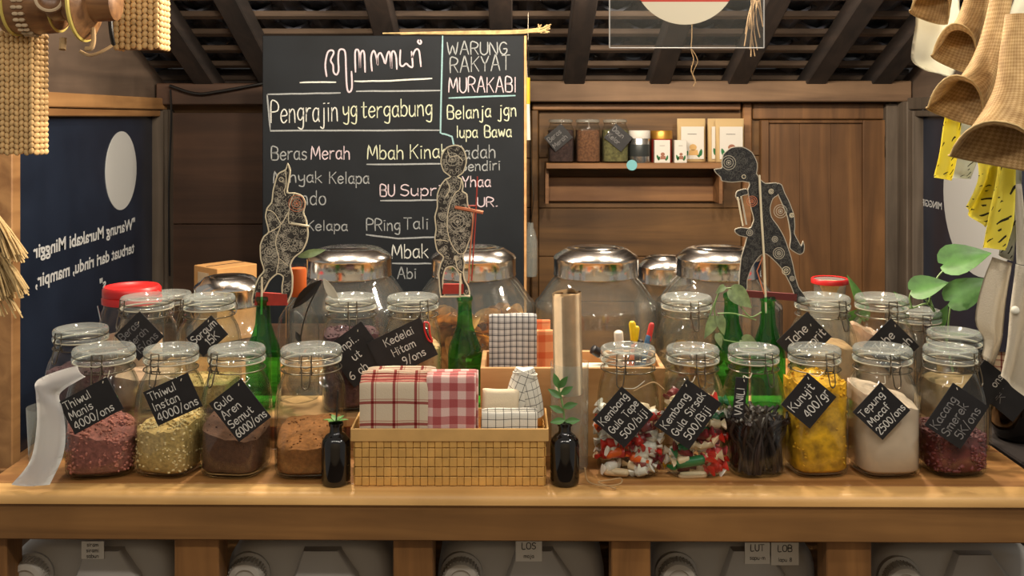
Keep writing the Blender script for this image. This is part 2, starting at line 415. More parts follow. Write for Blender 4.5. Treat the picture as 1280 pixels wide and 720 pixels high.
M['redlid'] = plain('red_plastic', rgb(196, 34, 34), 0.35)
M['redpaint'] = plain('red_painted_wood', rgb(158, 46, 34), 0.6, var=0.15, scale=60)
M['maroon'] = plain('maroon_painted_wood', rgb(92, 30, 26), 0.6)
M['cream'] = plain('cream_parchment', rgb(224, 212, 182), 0.8)
M['parch'] = plain('grey_parchment', rgb(186, 178, 160), 0.8)
M['leather'] = plain('dark_painted_leather', rgb(50, 46, 42), 0.7, var=0.5, scale=120)
M['leather2'] = plain('black_painted_leather', rgb(30, 29, 30), 0.65, var=0.4, scale=120)
M['orange'] = plain('orange_paint', rgb(200, 120, 84), 0.7)
M['leaf'] = plain('green_leaf', rgb(74, 118, 56), 0.4, var=0.25, scale=60)
M['leaf2'] = plain('bright_green_leaf', rgb(92, 140, 64), 0.45, var=0.25, scale=60)
M['leaf3'] = plain('pale_variegated_leaf', rgb(132, 152, 104), 0.45, var=0.35, scale=90)
M['stem'] = plain('green_stem', rgb(120, 150, 90), 0.5)
M['bone'] = plain('milky_plastic', rgb(172, 168, 163), 0.42, var=0.05, scale=6)
M['bonecap'] = plain('white_plastic_cap', rgb(186, 180, 170), 0.45)
M['canvas'] = plain('unbleached_canvas', rgb(208, 200, 184), 0.95, bumpy=0.001, scale=400)
M['whitecloth'] = plain('white_cloth', rgb(220, 218, 204), 0.9)
M['straw'] = plain('dry_straw', rgb(186, 160, 112), 0.85, var=0.3, scale=60)
M['pandan'] = weave_mat('woven_pandan', rgb(150, 116, 70), rgb(206, 172, 118), 140, 60, 0.7)
M['raffia'] = plain('braided_raffia', rgb(206, 170, 116), 0.8, var=0.2, scale=60)
M['raffia_in'] = plain('raffia_core', rgb(120, 88, 54), 0.9)
M['bamboo'] = plain('split_bamboo', rgb(206, 160, 88), 0.5, var=0.18, scale=30)
M['brownleather'] = wood('brown_lacquered_wood', rgb(104, 70, 44), rgb(160, 116, 74), 'X', 2.0, 0.35)
M['yellowband'] = plain('yellow_cord', rgb(206, 186, 96), 0.6)
M['teal'] = plain('teal_sticker', rgb(112, 178, 186), 0.5)
M['redsign'] = plain('red_vinyl', rgb(206, 62, 40), 0.5)
M['creamsign'] = plain('cream_vinyl', rgb(232, 222, 196), 0.5)
M['silver'] = plain('silver_foil', rgb(190, 190, 188), 0.25, 0.9)
M['gold'] = plain('gold_foil', rgb(190, 140, 62), 0.35, 0.6)
M['label'] = plain('white_label', rgb(214, 210, 202), 0.6)
M['leafprint'] = plain('green_print', rgb(26, 104, 56), 0.6)
M['brownprint'] = plain('brown_print', rgb(150, 100, 78), 0.6)
M['tanprint'] = plain('tan_print', rgb(206, 166, 104), 0.6)
M['ink'] = plain('black_ink', rgb(40, 38, 40), 0.7)
# contents of the jars
M['pink'] = plain('pink_granules', rgb(140, 84, 76), 0.95, var=0.35, scale=180, bumpy=0.003)
M['pinkchip'] = plain('pink_flakes', rgb(184, 116, 102), 0.95, var=0.3, scale=60)
M['cassava'] = plain('cream_granules', rgb(190, 158, 98), 0.95, var=0.3, scale=180, bumpy=0.003)
M['cassavachip'] = plain('cream_flakes', rgb(224, 200, 146), 0.95, var=0.2, scale=60)
M['palmsugar'] = plain('dark_palm_sugar', rgb(90, 57, 38), 0.95, var=0.2, scale=160, bumpy=0.002)
M['brownsugar'] = plain('brown_sugar', rgb(136, 85, 38), 0.95, var=0.25, scale=160, bumpy=0.002)
M['turmeric'] = plain('yellow_turmeric', rgb(218, 160, 26), 0.85, var=0.5, scale=60, bumpy=0.004)
M['flour'] = plain('white_flour', rgb(216, 190, 166), 0.95, var=0.05, scale=50)
M['bean'] = plain('dark_red_beans', rgb(104, 46, 44), 0.5, var=0.5, scale=50)
M['tanpowder'] = plain('tan_powder', rgb(186, 150, 108), 0.95, var=0.12, scale=80)
M['palepowder'] = plain('pale_pink_powder', rgb(196, 160, 132), 0.95, var=0.1, scale=80)
M['purple'] = plain('dark_purple_rice', rgb(84, 54, 58), 0.9, var=0.4, scale=150, bumpy=0.003)
M['vanilla'] = plain('dried_vanilla', rgb(44, 30, 26), 0.45)
M['cracker'] = plain('fried_cracker', rgb(222, 176, 96), 0.7, var=0.3, scale=60)

# ------------------------------------------------------------------ the room
XL, XR, YB = -1.30, 1.455, 3.72
SL = 0.42
def roofz(y): return CAMZ + 0.141 + SL*(YB-y)

b = B(); box(b, (0.08, 1.2, -0.02), (4.6, 5.6, 0.04)); struct('floor', b, M['floor'], smooth=False)

# back wall of horizontal planks, left and centre, with real joints
b = B()
for (x0, x1) in ((XL-0.02, -0.90), (-0.896, 0.10), (0.10, 0.86), (0.86, XR+0.02)):
    z = 0.0; k = 0
    while z < 1.5:
        h = R.uniform(0.16, 0.20)
        h = min(h, 1.50-z)
        box(b, ((x0+x1)/2, YB+0.015+R.uniform(0, 0.002), z+h/2), (x1-x0-0.002, 0.03, h-0.0025), bev=0.0015, seg=1)
        z += h
box(b, ((XL+XR)/2, YB+0.045, 0.78), (XR-XL+0.2, 0.02, 1.56))
struct('wall_back', b, M['wall'], smooth=False)
# darker old planks left of the board
b = B()
z = 0.0; k_ = 0
while z < 1.439:
    h = min((1.022, 0.42, 1)[k_], 1.44-z); k_ += 1
    box(b, ((XL-0.86)/2, YB-0.008, z+h/2), (abs(-0.86-XL), 0.016, h-0.003), bev=0.0015, seg=1); z += h
struct('trim_1', b, M['wall_dark'], smooth=False)
# tie beams along the back
def bar(name, x0, x1, y0, y1, z0, z1, m, bev=0.004):
    b = B(); box(b, ((x0+x1)/2, (y0+y1)/2, (z0+z1)/2), (abs(x1-x0), abs(y1-y0), abs(z1-z0)), bev=bev, seg=1)
    return struct(name, b, m, smooth=False)
bar('trim_2', -0.0, 1.46, 3.62, 3.74, PZ(127, 3.62), PZ(101, 3.62), M['beam'])
bar('trim_3', XL, -0.02, 3.62, 3.74, PZ(131, 3.62), PZ(104, 3.62), M['wall_dark'])
bar('trim_4', 0.075, 0.85, 3.68, 3.72, PZ(137.5, 3.68), PZ(129, 3.68), M['shelf'])
bar('trim_5', 0.072, 0.098, 3.69, 3.72, 0.0, PZ(137, 3.69), M['wall'])
bar('trim_6', PX(929, 3.69), PX(940, 3.69), 3.69, 3.72, 0.0, PZ(129, 3.69), M['shelf'])
bar('trim_7', PX(1108, 3.67), PX(1124, 3.67), 3.67, 3.72, 0.0, PZ(129, 3.67), M['greypost'])
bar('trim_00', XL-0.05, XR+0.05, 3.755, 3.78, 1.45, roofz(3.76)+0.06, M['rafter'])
bar('trim_0', XR-0.03, XR+0.03, 3.58, 3.74, 0.0, PZ(127, 3.66), M['greypost'])
bar('trim_8', XL-0.01, XL+0.035, 3.64, 3.72, 0.0, PZ(137, 3.68), M['greypost'])
# dark plank band below the shelf and the paler rail under it
bar('trim_9', PX(684, 3.70), PX(905, 3.70), 3.700, 3.722, PZ(252, 3.70), PZ(221, 3.70), M['shelf'])

# cupboard door in the back wall
DY = 3.69
d = link(bpy.data.objects.new('door_1', None)); d['kind'] = 'structure'
d.location = (PX(1029, DY), DY, 0.5); ox, oz = d.location.x, d.location.z
def DB(b, x0, x1, y0, y1, z0, z1, bev=0.003): box(b, ((x0+x1)/2-ox, (y0+y1)/2-DY, (z0+z1)/2-oz), (abs(x1-x0), abs(y1-y0), abs(z1-z0)), bev=bev, seg=1)
b = B()
xa, xb = PX(951, DY), PX(1107, DY); zt = PZ(150, DY); zb = 0.5
DB(b, xa, xa+0.03, 3.685, 3.72, zb, zt); DB(b, xb-0.085, xb, 3.685, 3.72, zb, zt)
DB(b, xa+0.03, xb-0.085, 3.685, 3.72, zt-0.012, zt); DB(b, xa+0.05, xb-0.05, 3.685, 3.72, zb, zb+0.06)
obj('door_frame', b, M['door'], d, smooth=False)
b = B()
n = 3
for i in range(n):
    w = (xb-xa-0.115)/n
    DB(b, xa+0.03+i*w+0.0003, xa+0.03+(i+1)*w-0.0003, 3.698, 3.72, zb+0.06, zt-0.012, 0.0008)
obj('door_panel', b, M['door'], d, smooth=False)
b = B(); DB(b, xb-0.006, xb+0.004, 3.678, 3.69, PZ(197, DY), PZ(170, DY), 0.002); tube(b, [(xb+0.002-ox, 3.678-DY, PZ(199, DY)-oz), (xb+0.002-ox, 3.678-DY, PZ(168, DY)-oz)], 0.004)
obj('hinge', b, M['wire'], d)
bar('trim_10', PX(941, 3.70), PX(1108, 3.70), 3.70, 3.72, PZ(149, 3.70), PZ(129, 3.70), M['door'])

b = B(); box(b, (0.08, -1.5, 1.3), (4.6, 0.05, 2.6)); struct('unseen_bounce_wall', b, plain('pale_bounce_surface', rgb(196, 182, 160), 0.9, var=0.08, scale=4), smooth=False)  # unseen pale wall added behind the camera for soft bounce and reflections
# side walls above and below the windows
def side_wall(name, x, sgn):
    b = B()
    pts = [(2.40, 1.488), (3.74, 1.488), (3.74, roofz(3.74)), (2.40, roofz(2.40))]
    a = [b.verts.new((x+sgn*0.01, y, z)) for y, z in pts]; c = [b.verts.new((x+sgn*0.04, y, z)) for y, z in pts]
    b.faces.new(a); b.faces.new(c[::-1])
    for i in range(4): b.faces.new((a[i], c[i], c[(i+1) % 4], a[(i+1) % 4]))
    box(b, (x+sgn*0.025, 3.07, 0.25), (0.03, 1.34, 0.5))
    return struct(name, b, M['gable'], smooth=False)
side_wall('wall_left', XL, -1); side_wall('wall_right', XR, 1)

def side_window(name, x, sgn, y0, y1, framemat, disc_y, disc_z, disc_r):
    w = link(bpy.data.objects.new(name, None)); w['kind'] = 'structure'; w.location = (x, (y0+y1)/2, 0.5)
    cy = (y0+y1)/2
    b = B(); box(b, (sgn*0.016, 0, 0.475), (0.006, y1-y0, 0.95)); obj('pane', b, M['navy'], w, smooth=False)
    b = B()
    box(b, (0, 0, 0.970), (0.05, y1-y0+0.1, 0.042), bev=0.003, seg=1)
    box(b, (0.0, 0, 0.935), (0.035, y1-y0, 0.022), bev=0.003, seg=1)
    box(b, (0, 0, 0.0), (0.05, y1-y0+0.1, 0.05), bev=0.003, seg=1)
    box(b, (0, y0-cy-0.022, 0.47), (0.05, 0.044, 0.95), bev=0.003, seg=1)
    obj('window_frame', b, framemat, w, smooth=False)
    b = B(); box(b, (0, y1-cy+0.03, 0.47), (0.05, 0.06, 0.95), bev=0.003, seg=1)
    obj('window_post', b, M['greypost'], w, smooth=False)
    b = B(); n = 48
    pts = [(disc_y-cy+disc_r*math.cos(2*PI*i/n), disc_z-0.5+disc_r*math.sin(2*PI*i/n)) for i in range(n)]
    xs = (sgn*0.013, sgn*0.0115)
    a = [b.verts.new((xs[0], p, q)) for p, q in pts]; c = [b.verts.new((xs[1], p, q)) for p, q in pts]
    b.faces.new(a); b.faces.new(c[::-1])
    for i in range(n): b.faces.new((a[i], c[i], c[(i+1) % n], a[(i+1) % n]))
    obj('disc', b, M['disc'], w, smooth=False)
    return w
wl = side_window('window_1', XL, -1, 2.575, 3.62, M['tan'], 3.333, 1.242, 0.132)
wr = side_window('window_2', XR, 1, 2.2, 3.54, M['greypost'], 3.12, 1.172, 0.252)
def wall_text(win, body, x, ystart, ydir, zbase, size, length, bold=0.0012):
    me = font_mesh('lettering', body, size, M['letter'], bold)
    xs = [v.co.x for v in me.vertices]; w = max(xs)-min(xs); x0 = min(xs); k = length/w
    for v in me.vertices:
        u, h = (v.co.x-x0)*k, v.co.y
        v.co = Vector((x, ystart+ydir*u, zbase+h))-win.location
    return obj('lettering', me, None, win)
wall_text(wl, '"Warung Murakabi Minggir', XL-0.0115, 3.452, -1, 1.034, 0.053, 0.735, 0.0013)
wall_text(wl, 'terbuat dari rindu, mampir,', XL-0.0115, 3.445, -1, 0.952, 0.053, 0.715, 0.0013)
wall_text(wl, 's"', XL-0.0115, 3.205, -1, 0.868, 0.053, 0.05, 0.0013)
wall_text(wr, 'MINGGIR', XR+0.0115, 3.385, 1, 1.106, 0.034, 0.17, 0.0006)

# roof: rafters, battens and clay tiles
ang = math.atan(SL)
up = Vector((0, -math.cos(ang), math.sin(ang))); nrm = Vector((0, math.sin(ang), math.cos(ang)))
O0 = Vector((0, YB+0.06, roofz(YB+0.06)))
b = B()
rows = 22; pitch = 0.125; tw = 0.20
for k in range(rows):
    s0 = k*pitch
    for i in range(-9, 11):
        x0 = i*tw-0.1+(0.1 if k % 2 else 0.0)
        if x0 > XR+0.1 or x0+tw < XL-0.1: continue
        lift = R.uniform(0, 0.006); tl = R.uniform(-0.012, 0.012)
        rr = []
        for (ss, hh) in ((s0-0.015, 0.030), (s0+pitch+0.035, 0.052)):
            for th in (0, 0.011):
                row = []
                for q in range(9):
                    x = x0+0.002+(tw-0.004)*q/8
                    wv = 0.014*math.sin(2*PI*q/8)+0.006*math.cos(4*PI*q/8)
                    p = O0+up*(ss+tl*(q/8-0.5))+nrm*(hh*0.0+0.040+(0.022 if ss < s0 else 0.0)+lift+wv+th)
                    p.x = x; row.append(p)
                rr.append(row)
        lo0, lo1, hi0, hi1 = rr
        V = [[b.verts.new(p) for p in row] for row in (lo0, hi0, hi1, lo1)]
        for a, c in zip(V, V[1:]+V[:1]):
            for q in range(8): b.faces.new((a[q], a[q+1], c[q+1], c[q]))
c = O0+up*1.33+nrm*0.13
box(b, (0.08, c.y, c.z), (3.2, 2.9, 0.02), (-ang, 'X'))
struct('ceiling', b, M['tile'], smooth=False)
tn = 11
for k in range(rows):
    b = B(); c = O0+up*(k*pitch+0.03)+nrm*0.022
    box(b, (0.08, c.y, c.z), (3.0, 0.028, 0.020), (-ang, 'X'), bev=0.003, seg=1)
    struct('trim_%d' % tn, b, M['batten'], smooth=False); tn += 1
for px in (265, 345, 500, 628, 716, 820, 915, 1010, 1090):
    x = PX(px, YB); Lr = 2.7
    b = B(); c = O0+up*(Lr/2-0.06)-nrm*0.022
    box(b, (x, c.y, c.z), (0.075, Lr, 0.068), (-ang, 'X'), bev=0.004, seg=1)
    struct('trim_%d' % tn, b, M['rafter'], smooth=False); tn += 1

# ------------------------------------------------------------------ the counter
CT = 0.847            # counter top
yaw = math.radians(-0.55)
ct = thing('counter', 'long wooden counter with brown apron and open bays below the jars', 'counter', (0, 1.508, 0), yaw)
TX0, TX1 = -0.826, 0.835
b = B()
for (y0, y1) in ((0.042, 0.20), (0.202, 0.42), (0.422, 0.64), (0.642, 0.86)):
    box(b, ((TX0+TX1)/2, (y0+y1)/2, CT-0.0085), (TX1-TX0, y1-y0, 0.017), bev=0.002, seg=2)
obj('tabletop', b, M['counter'], ct, smooth=False)
b = B()
rings = []
for x in (TX0, TX1):
    rings.append([Vector((x, y, CT-0.0005+z)) for y, z in ((0.041, 0), (0.012, 0), (0.006, -0.0015), (0.002, -0.005), (0.0, -0.010), (0.0, -0.0165), (0.041, -0.0165))])
loft(b, rings)
obj('front_lipping', b, M['lipping'], ct, angle=60, label='paler rounded front strip')
b = B(); az1, az0 = CT-0.017, PZ(676, 1.516)
box(b, ((TX0+TX1)/2, 0.020, (az0+az1)/2), (TX1-TX0-0.004, 0.03, az1-az0), bev=0.002, seg=1)
for k in range(26):   # nail heads and knots
    x = R.uniform(-0.78, 0.78); z = R.uniform(az0+0.012, az1-0.008); 
    bmesh.ops.create_circle(b, cap_ends=True, segments=8, radius=R.uniform(0.0008, 0.0018), matrix=Matrix.Translation((x, 0.0048, z)) @ Matrix.Rotation(PI/2, 4, 'X'))
obj('apron', b, M['apron'], ct, smooth=False)
for px0, px1 in ((-30, 5), (216, 272), (491, 541), (764, 813), (1032, 1088), (1300, 1312)):
    b = B(); x0, x1 = PX(px0, 1.528), PX(px1, 1.528)
    box(b, ((x0+x1)/2, 0.045, az0/2), (x1-x0, 0.05, az0), bev=0.002, seg=1)
    obj('post', b, M['post'], ct, smooth=False)
b = B(); box(b, (0.0, 0.40, 0.47), (1.64, 0.72, 0.025)); obj('lower_shelf', b, M['apron'], ct, smooth=False)
b = B(); box(b, (0.0, 0.83, 0.42), (1.64, 0.02, 0.82)); obj('back_panel', b, M['navy'], ct, smooth=False)

# white jerrycans lying in the bays
def jerrycan(px0, px1, label, notes, pyt=677):
    Yf = 1.600
    x0, x1 = PX(px0, Yf), PX(px1, Yf); zt = PZ(pyt, Yf); zb = 0.4835
    w, h = x1-x0, zt-zb
    j = thing('jerrycan', label, 'jerrycan', ((x0+x1)/2, Yf, zb), 0, 'white jerrycans in the bays under the counter')
    b = B()
    rings = []
    for (dy, s) in ((0.0, 0.86), (0.006, 0.95), (0.02, 1.0), (0.27, 1.0), (0.30, 0.93), (0.31, 0.85)):
        rings.append([Vector((x, dy, h/2+z)) for x, z in ring_pts(w/2*s, h/2*(1-(1-s)*0.7), 6, 48)])
    loft(b, rings)
    # raised middle panel of the front, sloping down from the handle
    rg = []
    for y, g in ((0.02, 1.0), (-0.010, 0.96), (-0.016, 0.86)):
        rg.append([Vector((x*g+0.012, y, z)) for x, z in ((-0.070, h*0.15), (-0.052, h*0.62), (-0.020, h*0.965), (0.040, h*0.965), (0.070, h*0.80), (0.085, h*0.15))])
    loft(b, rg)
    rg = []
    for y, g in ((0.0, 1.0), (-0.022, 0.9), (-0.026, 0.75)):
        rg.append([Vector((x*g+0.012, y, z)) for x, z in ((-0.026, h*0.15), (-0.020, h*0.74), (0.034, h*0.74), (0.042, h*0.15))])
    loft(b, rg)
    obj('body', b, M['bone'], j, angle=60)
    b = B(); cx, cz = -w/2+0.040, h-0.050
    Mx = Matrix.Translation((cx, 0.004, cz)) @ Matrix.Rotation(math.radians(90), 4, 'X')
    lathe(b, [(0.034, 0), (0.034, 0.008), (0.031, 0.010)], 32, M=Mx)
    obj('neck_ring', b, M['bone'], j)
    b = B(); prof = [(0.028, 0.008), (0.0285, 0.030), (0.026, 0.034), (0.018, 0.0345), (0.016, 0.031), (0, 0.031)]
    lathe(b, prof[:-1], 32, M=Mx)
    for k in range(32):
        t = 2*PI*k/32; p = Mx @ Vector((0.0287*math.cos(t), 0.0287*math.sin(t), 0.019))
        box(b, p, (0.0018, 0.020, 0.0018))
    obj('cap', b, M['bonecap'], j)
    for (lx, lz, lw, lh, lines) in notes:
        b = B(); box(b, (lx, -0.0008, lz), (lw, 0.0012, lh)); 
        lb = obj('paper_label', b, M['label'], j, loc=(0, -0.0165, 0), smooth=False)
        b = B()
        for k, (t, hh, dz) in enumerate(lines):
            L = text_strokes(t)[1]; s = hh/10
            write(b, t, lambda a, c, LL, s=s, L=L, dz=dz: (lx+(a-L/2)*s, lz+dz+c*s), hh*0.13, -0.0014)
        obj('writing', b, M['ink'], lb, smooth=False)
    return j
hh = PZ(677, 1.600)-0.4835
jerrycan(11, 220, 'white jerrycan under the counter with a paper note in the first bay', [(0.008, hh-0.006, 0.036, 0.028, [('siram', 0.006, 0.006), ('sirami', 0.006, -0.003), ('sabun', 0.006, -0.012)])])
jerrycan(281, 492, 'white jerrycan without any note, between two posts below the brown small bottle', [])
jerrycan(546, 757, 'white jerrycan with a LOS maja paper note below the napkin basket', [(0.012, hh-0.008, 0.042, 0.032, [('LOS', 0.010, 0.004), ('maja', 0.006, -0.010)])])
jerrycan(814, 1023, 'white jerrycan with two joined paper notes below the vanilla jar', [(0.032, hh-0.011, 0.040, 0.034, [('LUT', 0.010, 0.004), ('sapu-m', 0.006, -0.010)]), (0.076, hh-0.012, 0.044, 0.036, [('LOB', 0.010, 0.004), ('lapu 8', 0.006, -0.012)])])
jerrycan(1092, 1303, 'white jerrycan below the jars of mocaf flour and red beans', [], 682)

# stepped boards the second row of jars stands on
def riser(x0, x1, label):
    r = thing('riser_board', label, 'display riser', ((x0+x1)/2, 1.80, CT))
    w = x1-x0
    b = B(); box(b, (0, 0, 0.041), (w, 0.135, 0.018), bev=0.002, seg=1); obj('board', b, M['pine'], r, smooth=False)
    for s in (-1, 1):
        b = B(); box(b, (s*(w/2-0.02), 0, 0.016), (0.02, 0.13, 0.032), bev=0.002, seg=1); obj('foot', b, M['pine'], r, smooth=False)
    return r
RZ = CT+0.050
riser(PX(128, 1.80), PX(612, 1.80), 'low pine step board carrying the sorghum and black soybean jars')
riser(PX(815, 1.80), PX(1152, 1.80), 'low pine step board carrying the ginger jars and green bottles')

D = math.radians
# ------------------------------------------------------------------ clip-top jars
JB = [(0.036, 0.0, 3.6), (0.0455, 0.0015, 3.8), (0.0500, 0.006, 3.5), (0.0520, 0.014, 3.5), (0.0522, 0.060, 3.5), (0.0520, 0.112, 3.5), (0.0508, 0.128, 3.2), (0.0484, 0.142, 2.8), (0.0450, 0.152, 2.5),
      (0.0425, 0.159, 2.1), (0.0418, 0.163, 2), (0.0450, 0.1645, 2), (0.0452, 0.1675, 2), (0.0420, 0.169, 2), (0.0418, 0.174, 2), (0.0442, 0.1755, 2), (0.0442, 0.178, 2)]
LID = [(0.0400, 0.1772), (0.0445, 0.1792), (0.0470, 0.1800), (0.0470, 0.1850), (0.0440, 0.1868), (0.0440, 0.1895), (0.0466, 0.1912), (0.0466, 0.1960), (0.0445, 0.1995), (0.0405, 0.2005), (0.0370, 0.1990), (0.0345, 0.1955), (0.0200, 0.1948), (0.001, 0.1948)]
b = B(); lathe(b, JB, 48, cap1=False)
lathe(b, [(max(p[0]-0.0028, 0.001) if p[1] > 0.004 else p[0]*0.9, p[1] if p[1] > 0.006 else 0.0072, p[2]) for p in JB if p[1] > 0.001], 48, cap1=False)
ME_body = mesh_of('jar_body', b, M['glass'], angle=80)
b = B(); lathe(b, LID, 48, cap0=False); ME_lid = mesh_of('jar_lid', b, M['lidglass'], angle=70)
b = B(); tube(b, circle((0, 0, 0.1785), 0.0452, 40), 0.0012, 6, True); ME_gasket = mesh_of('gasket', b, M['gasket'])
b = B()
tube(b, circle((0, 0, 0.1660), 0.0462, 40), 0.0009, 6, True)
tube(b, circle((0, 0, 0.1880), 0.0452, 40), 0.0009, 6, True)
fy = -0.0478
tube(b, [(-0.0075, -0.046, 0.166), (-0.0075, fy-0.002, 0.178), (-0.0075, fy, 0.1975), (0.0075, fy, 0.1975), (0.0075, fy-0.002, 0.178), (0.0075, -0.046, 0.166)], 0.0011, 6)
tube(b, [(-0.0105, -0.0465, 0.170), (0.0, fy-0.003, 0.171), (0.0105, -0.0465, 0.170)], 0.0010, 6)
tube(b, [(-0.006, fy, 0.188), (-0.009, fy-0.003, 0.181), (0.0, fy-0.004, 0.178), (0.009, fy-0.003, 0.181), (0.006, fy, 0.188)], 0.0010, 6)
tube(b, smooth_path([(-0.0065, fy-0.002, 0.176), (-0.006, fy-0.007, 0.160), (-0.0045, fy-0.009, 0.150), (0, fy-0.0095, 0.1465), (0.0045, fy-0.009, 0.150), (0.006, fy-0.007, 0.160), (0.0065, fy-0.002, 0.176)], 4), 0.0011, 6)
tube(b, [(-0.012, 0.046, 0.166), (-0.008, 0.050, 0.178), (-0.008, 0.046, 0.188), (0.008, 0.046, 0.188), (0.008, 0.050, 0.178), (0.012, 0.046, 0.166)], 0.0011, 6)
ME_clasp = mesh_of('wire_clasp', b, M['wire'])

def jar_at(pxc, Y, z, phi, label, w=1.0, group='clip-top glass jars on the counter', lidmat=None):
    j = thing('clip_top_jar', label, 'jar', (PX(pxc, Y), Y, z), 0, group)
    for nm, me in (('body', ME_body), ('lid', ME_lid), ('gasket', ME_gasket), ('wire_clasp', ME_clasp)):
        pb = phi if abs(phi) < D(16) or nm != 'body' else math.copysign(D(7), phi)
        o = obj(nm, me, None, j, rot=(0, 0, pb)); o.scale = (w, w, 1)
    return j
def price_tag(j, Yt, c, ang, w, h, lines, size, chalk='chalk', clip=None, pull=None, align='l'):
    """a black card at pixel centre c, turned by ang degrees, w x h pixels, hung on its jar"""
    k = Yt/F; C = P(c[0], c[1], Yt)-j.location
    a = math.radians(ang)
    def mp(u, v): return (C.x+(u*math.cos(a)-v*math.sin(a)), C.z+(u*math.sin(a)+v*math.cos(a)))
    W2, H2 = w*k/2, h*k/2
    b = B(); prism(b, [mp(-W2, -H2), mp(W2, -H2), mp(W2, H2), mp(-W2, H2)], C.y, C.y+0.0012)
    t = obj('price_tag', b, M['card'], j, smooth=False, label='black card with white hand lettering')
    b = B(); rr = random.Random(len(lines[0])+int(c[0]))
    n = len(lines); s = size*k/10; gap = (2*H2-n*size*k)/(n+1)
    for i, ln in enumerate(lines):
        if isinstance(ln, tuple): ln, ind = ln
        else: ind = 0.0
        L = text_strokes(ln)[1]; sx = min(s*1.0, (2*W2*0.88-ind*2*W2)/max(L, 1))
        v0 = H2-gap*(i+0.9)-size*k*(i+1)
        u0 = -W2*0.86+ind*2*W2
        write(b, ln, lambda p, q, LL, sx=sx, v0=v0, u0=u0: mp(u0+p*sx, v0+q*s), max(size*k*0.125, 0.0009), C.y, rr)
    obj('lettering', b, M[chalk], t, smooth=False)
    if pull is not None:
        b = B(); q = P(pull[0], pull[1], Yt+0.006)-j.location; top = Vector((0, -0.046, 0.166)) if len(pull) < 3 else P(pull[2], pull[3], Yt+0.004)-j.location
        tube(b, smooth_path([q+Vector((0, -0.008, -0.002)), q+Vector((0, -0.002, 0.006)), (q+top)/2+Vector((0.002, -0.004, -0.002)), top], 4), 0.0007, 5)
        obj('string', b, M['string'], j)
    return t

def fill(name, j, phi, h, mt, label, cat, tilt=(0, 0), amp=0.002, chips=0, chipmat=None, chipsize=0.003, w=1.0, seed=1, peak=0.0, noise_f=60):
    rr = random.Random(seed)
    phi = phi if abs(phi) < math.radians(16) else math.copysign(math.radians(7), phi)
    b = B(); seg = 40
    def top(x, y): return h+tilt[0]*x+tilt[1]*y+amp*2*(noise.noise(Vector((x*noise_f, y*noise_f, seed*3.1))))+peak*max(0, 1-math.hypot(x, y)/0.045)
    s = 0.945
    rings = []
    zs = [0.0085, 0.014, 0.4, 0.75, 1.0]
    for i, q in enumerate(zs):
        a = 0.0455*s if i == 0 else 0.0520*s
        ring = []
        for x, y in ring_pts(a*w, a*w, 3.5, seg, phi):
            z = q if i < 2 else 0.014+(top(x, y)-0.014)*q
            ring.append(Vector((x, y, z)))
        rings.append(ring)
    for q in (0.85, 0.65, 0.45, 0.25, 0.1):
        ring = []
        for x, y in ring_pts(0.0520*s*q*w, 0.0520*s*q*w, 2+1.5*q, seg, phi): ring.append(Vector((x, y, top(x, y))))
        rings.append(ring)
    loft(b, rings)
    for k in range(chips):
        t = rr.uniform(0, 2*PI); 
        if rr.random() < 0.5:
            q = math.sqrt(rr.random())*0.93
            x, y = ring_pts(0.049*q*w, 0.049*q*w, 3.5, 97, phi)[int(t/(2*PI)*96)]; z = top(x, y)+0.0005
        else:
            x, y = ring_pts(0.0488*w, 0.0488*w, 3.5, 97, phi)[int(t/(2*PI)*96)]; z = rr.uniform(0.012, max(0.014, top(x, y)))
        sz = chipsize*rr.uniform(0.6, 1.3)
        vs = bmesh.ops.create_icosphere(b, subdivisions=1, radius=1)['verts']
        rot = Matrix.Rotation(rr.uniform(0, 6), 4, Vector((rr.random(), rr.random(), rr.random()+0.01)).normalized())
        for v in vs: v.co = rot @ Vector((v.co.x*sz, v.co.y*sz*0.7, v.co.z*sz*0.5)) + Vector((x, y, z))
        fs = {f for v in vs for f in v.link_faces}
        for f in fs: f.material_index = 1
    o = obj(name, b, [mt, chipmat or mt], None, loc=j.location, smooth=True, angle=60)
    return tag(o, label, cat, None, 'stuff')

FY = 1.615      # front row
D = math.radians
TY = FY-0.062
# front row, from the receipt to the basket
j = jar_at(130, FY, CT, D(10), 'glass clip-top jar of pink granules tagged Thiwul Manis', 1.05)
price_tag(j, TY, (113.5, 507), 28, 69, 45, ['Thiwul', 'Manis', '4000/ons'], 10, pull=(131, 476, 137, 463))
fill('pink_cassava_granules', j, D(10), 0.072, M['pink'], 'coarse pink granules filling the Thiwul Manis jar to a third', 'granules', (-0.22, 0.1), 0.004, 420, M['pinkchip'], 0.0032, 1.05, 2)
j = jar_at(214, FY, CT, D(-14), 'glass clip-top jar of cream granules tagged Thiwul Instan', 0.93)
price_tag(j, TY, (216, 499), 24, 61, 46, ['Thiwul', 'Instan', '4000/ons'], 10, pull=(228, 473, 205, 470))
fill('cream_cassava_granules', j, D(-14), 0.080, M['cassava'], 'coarse cream granules filling the Thiwul Instan jar by half', 'granules', (0.12, 0.1), 0.004, 420, M['cassavachip'], 0.0030, 0.93, 3)
j = jar_at(296, FY, CT, D(-32), 'glass clip-top jar of dark powder tagged Gula Aren Semut', 0.98)
price_tag(j, TY, (300, 513), 38, 51, 61, ['Gula', 'Aren', 'Semut', '6000/ons'], 10, pull=(300, 479, 312, 472))
fill('dark_palm_sugar_powder', j, D(-32), 0.074, M['palmsugar'], 'dark brown palm sugar powder in the Gula Aren Semut jar', 'palm sugar', (-0.15, 0.2), 0.002, 60, M['palmsugar'], 0.002, 0.98, 4)
j = jar_at(389, FY, CT, D(3), 'untagged glass clip-top jar of brown sugar behind the small dark bottle', 1.06)
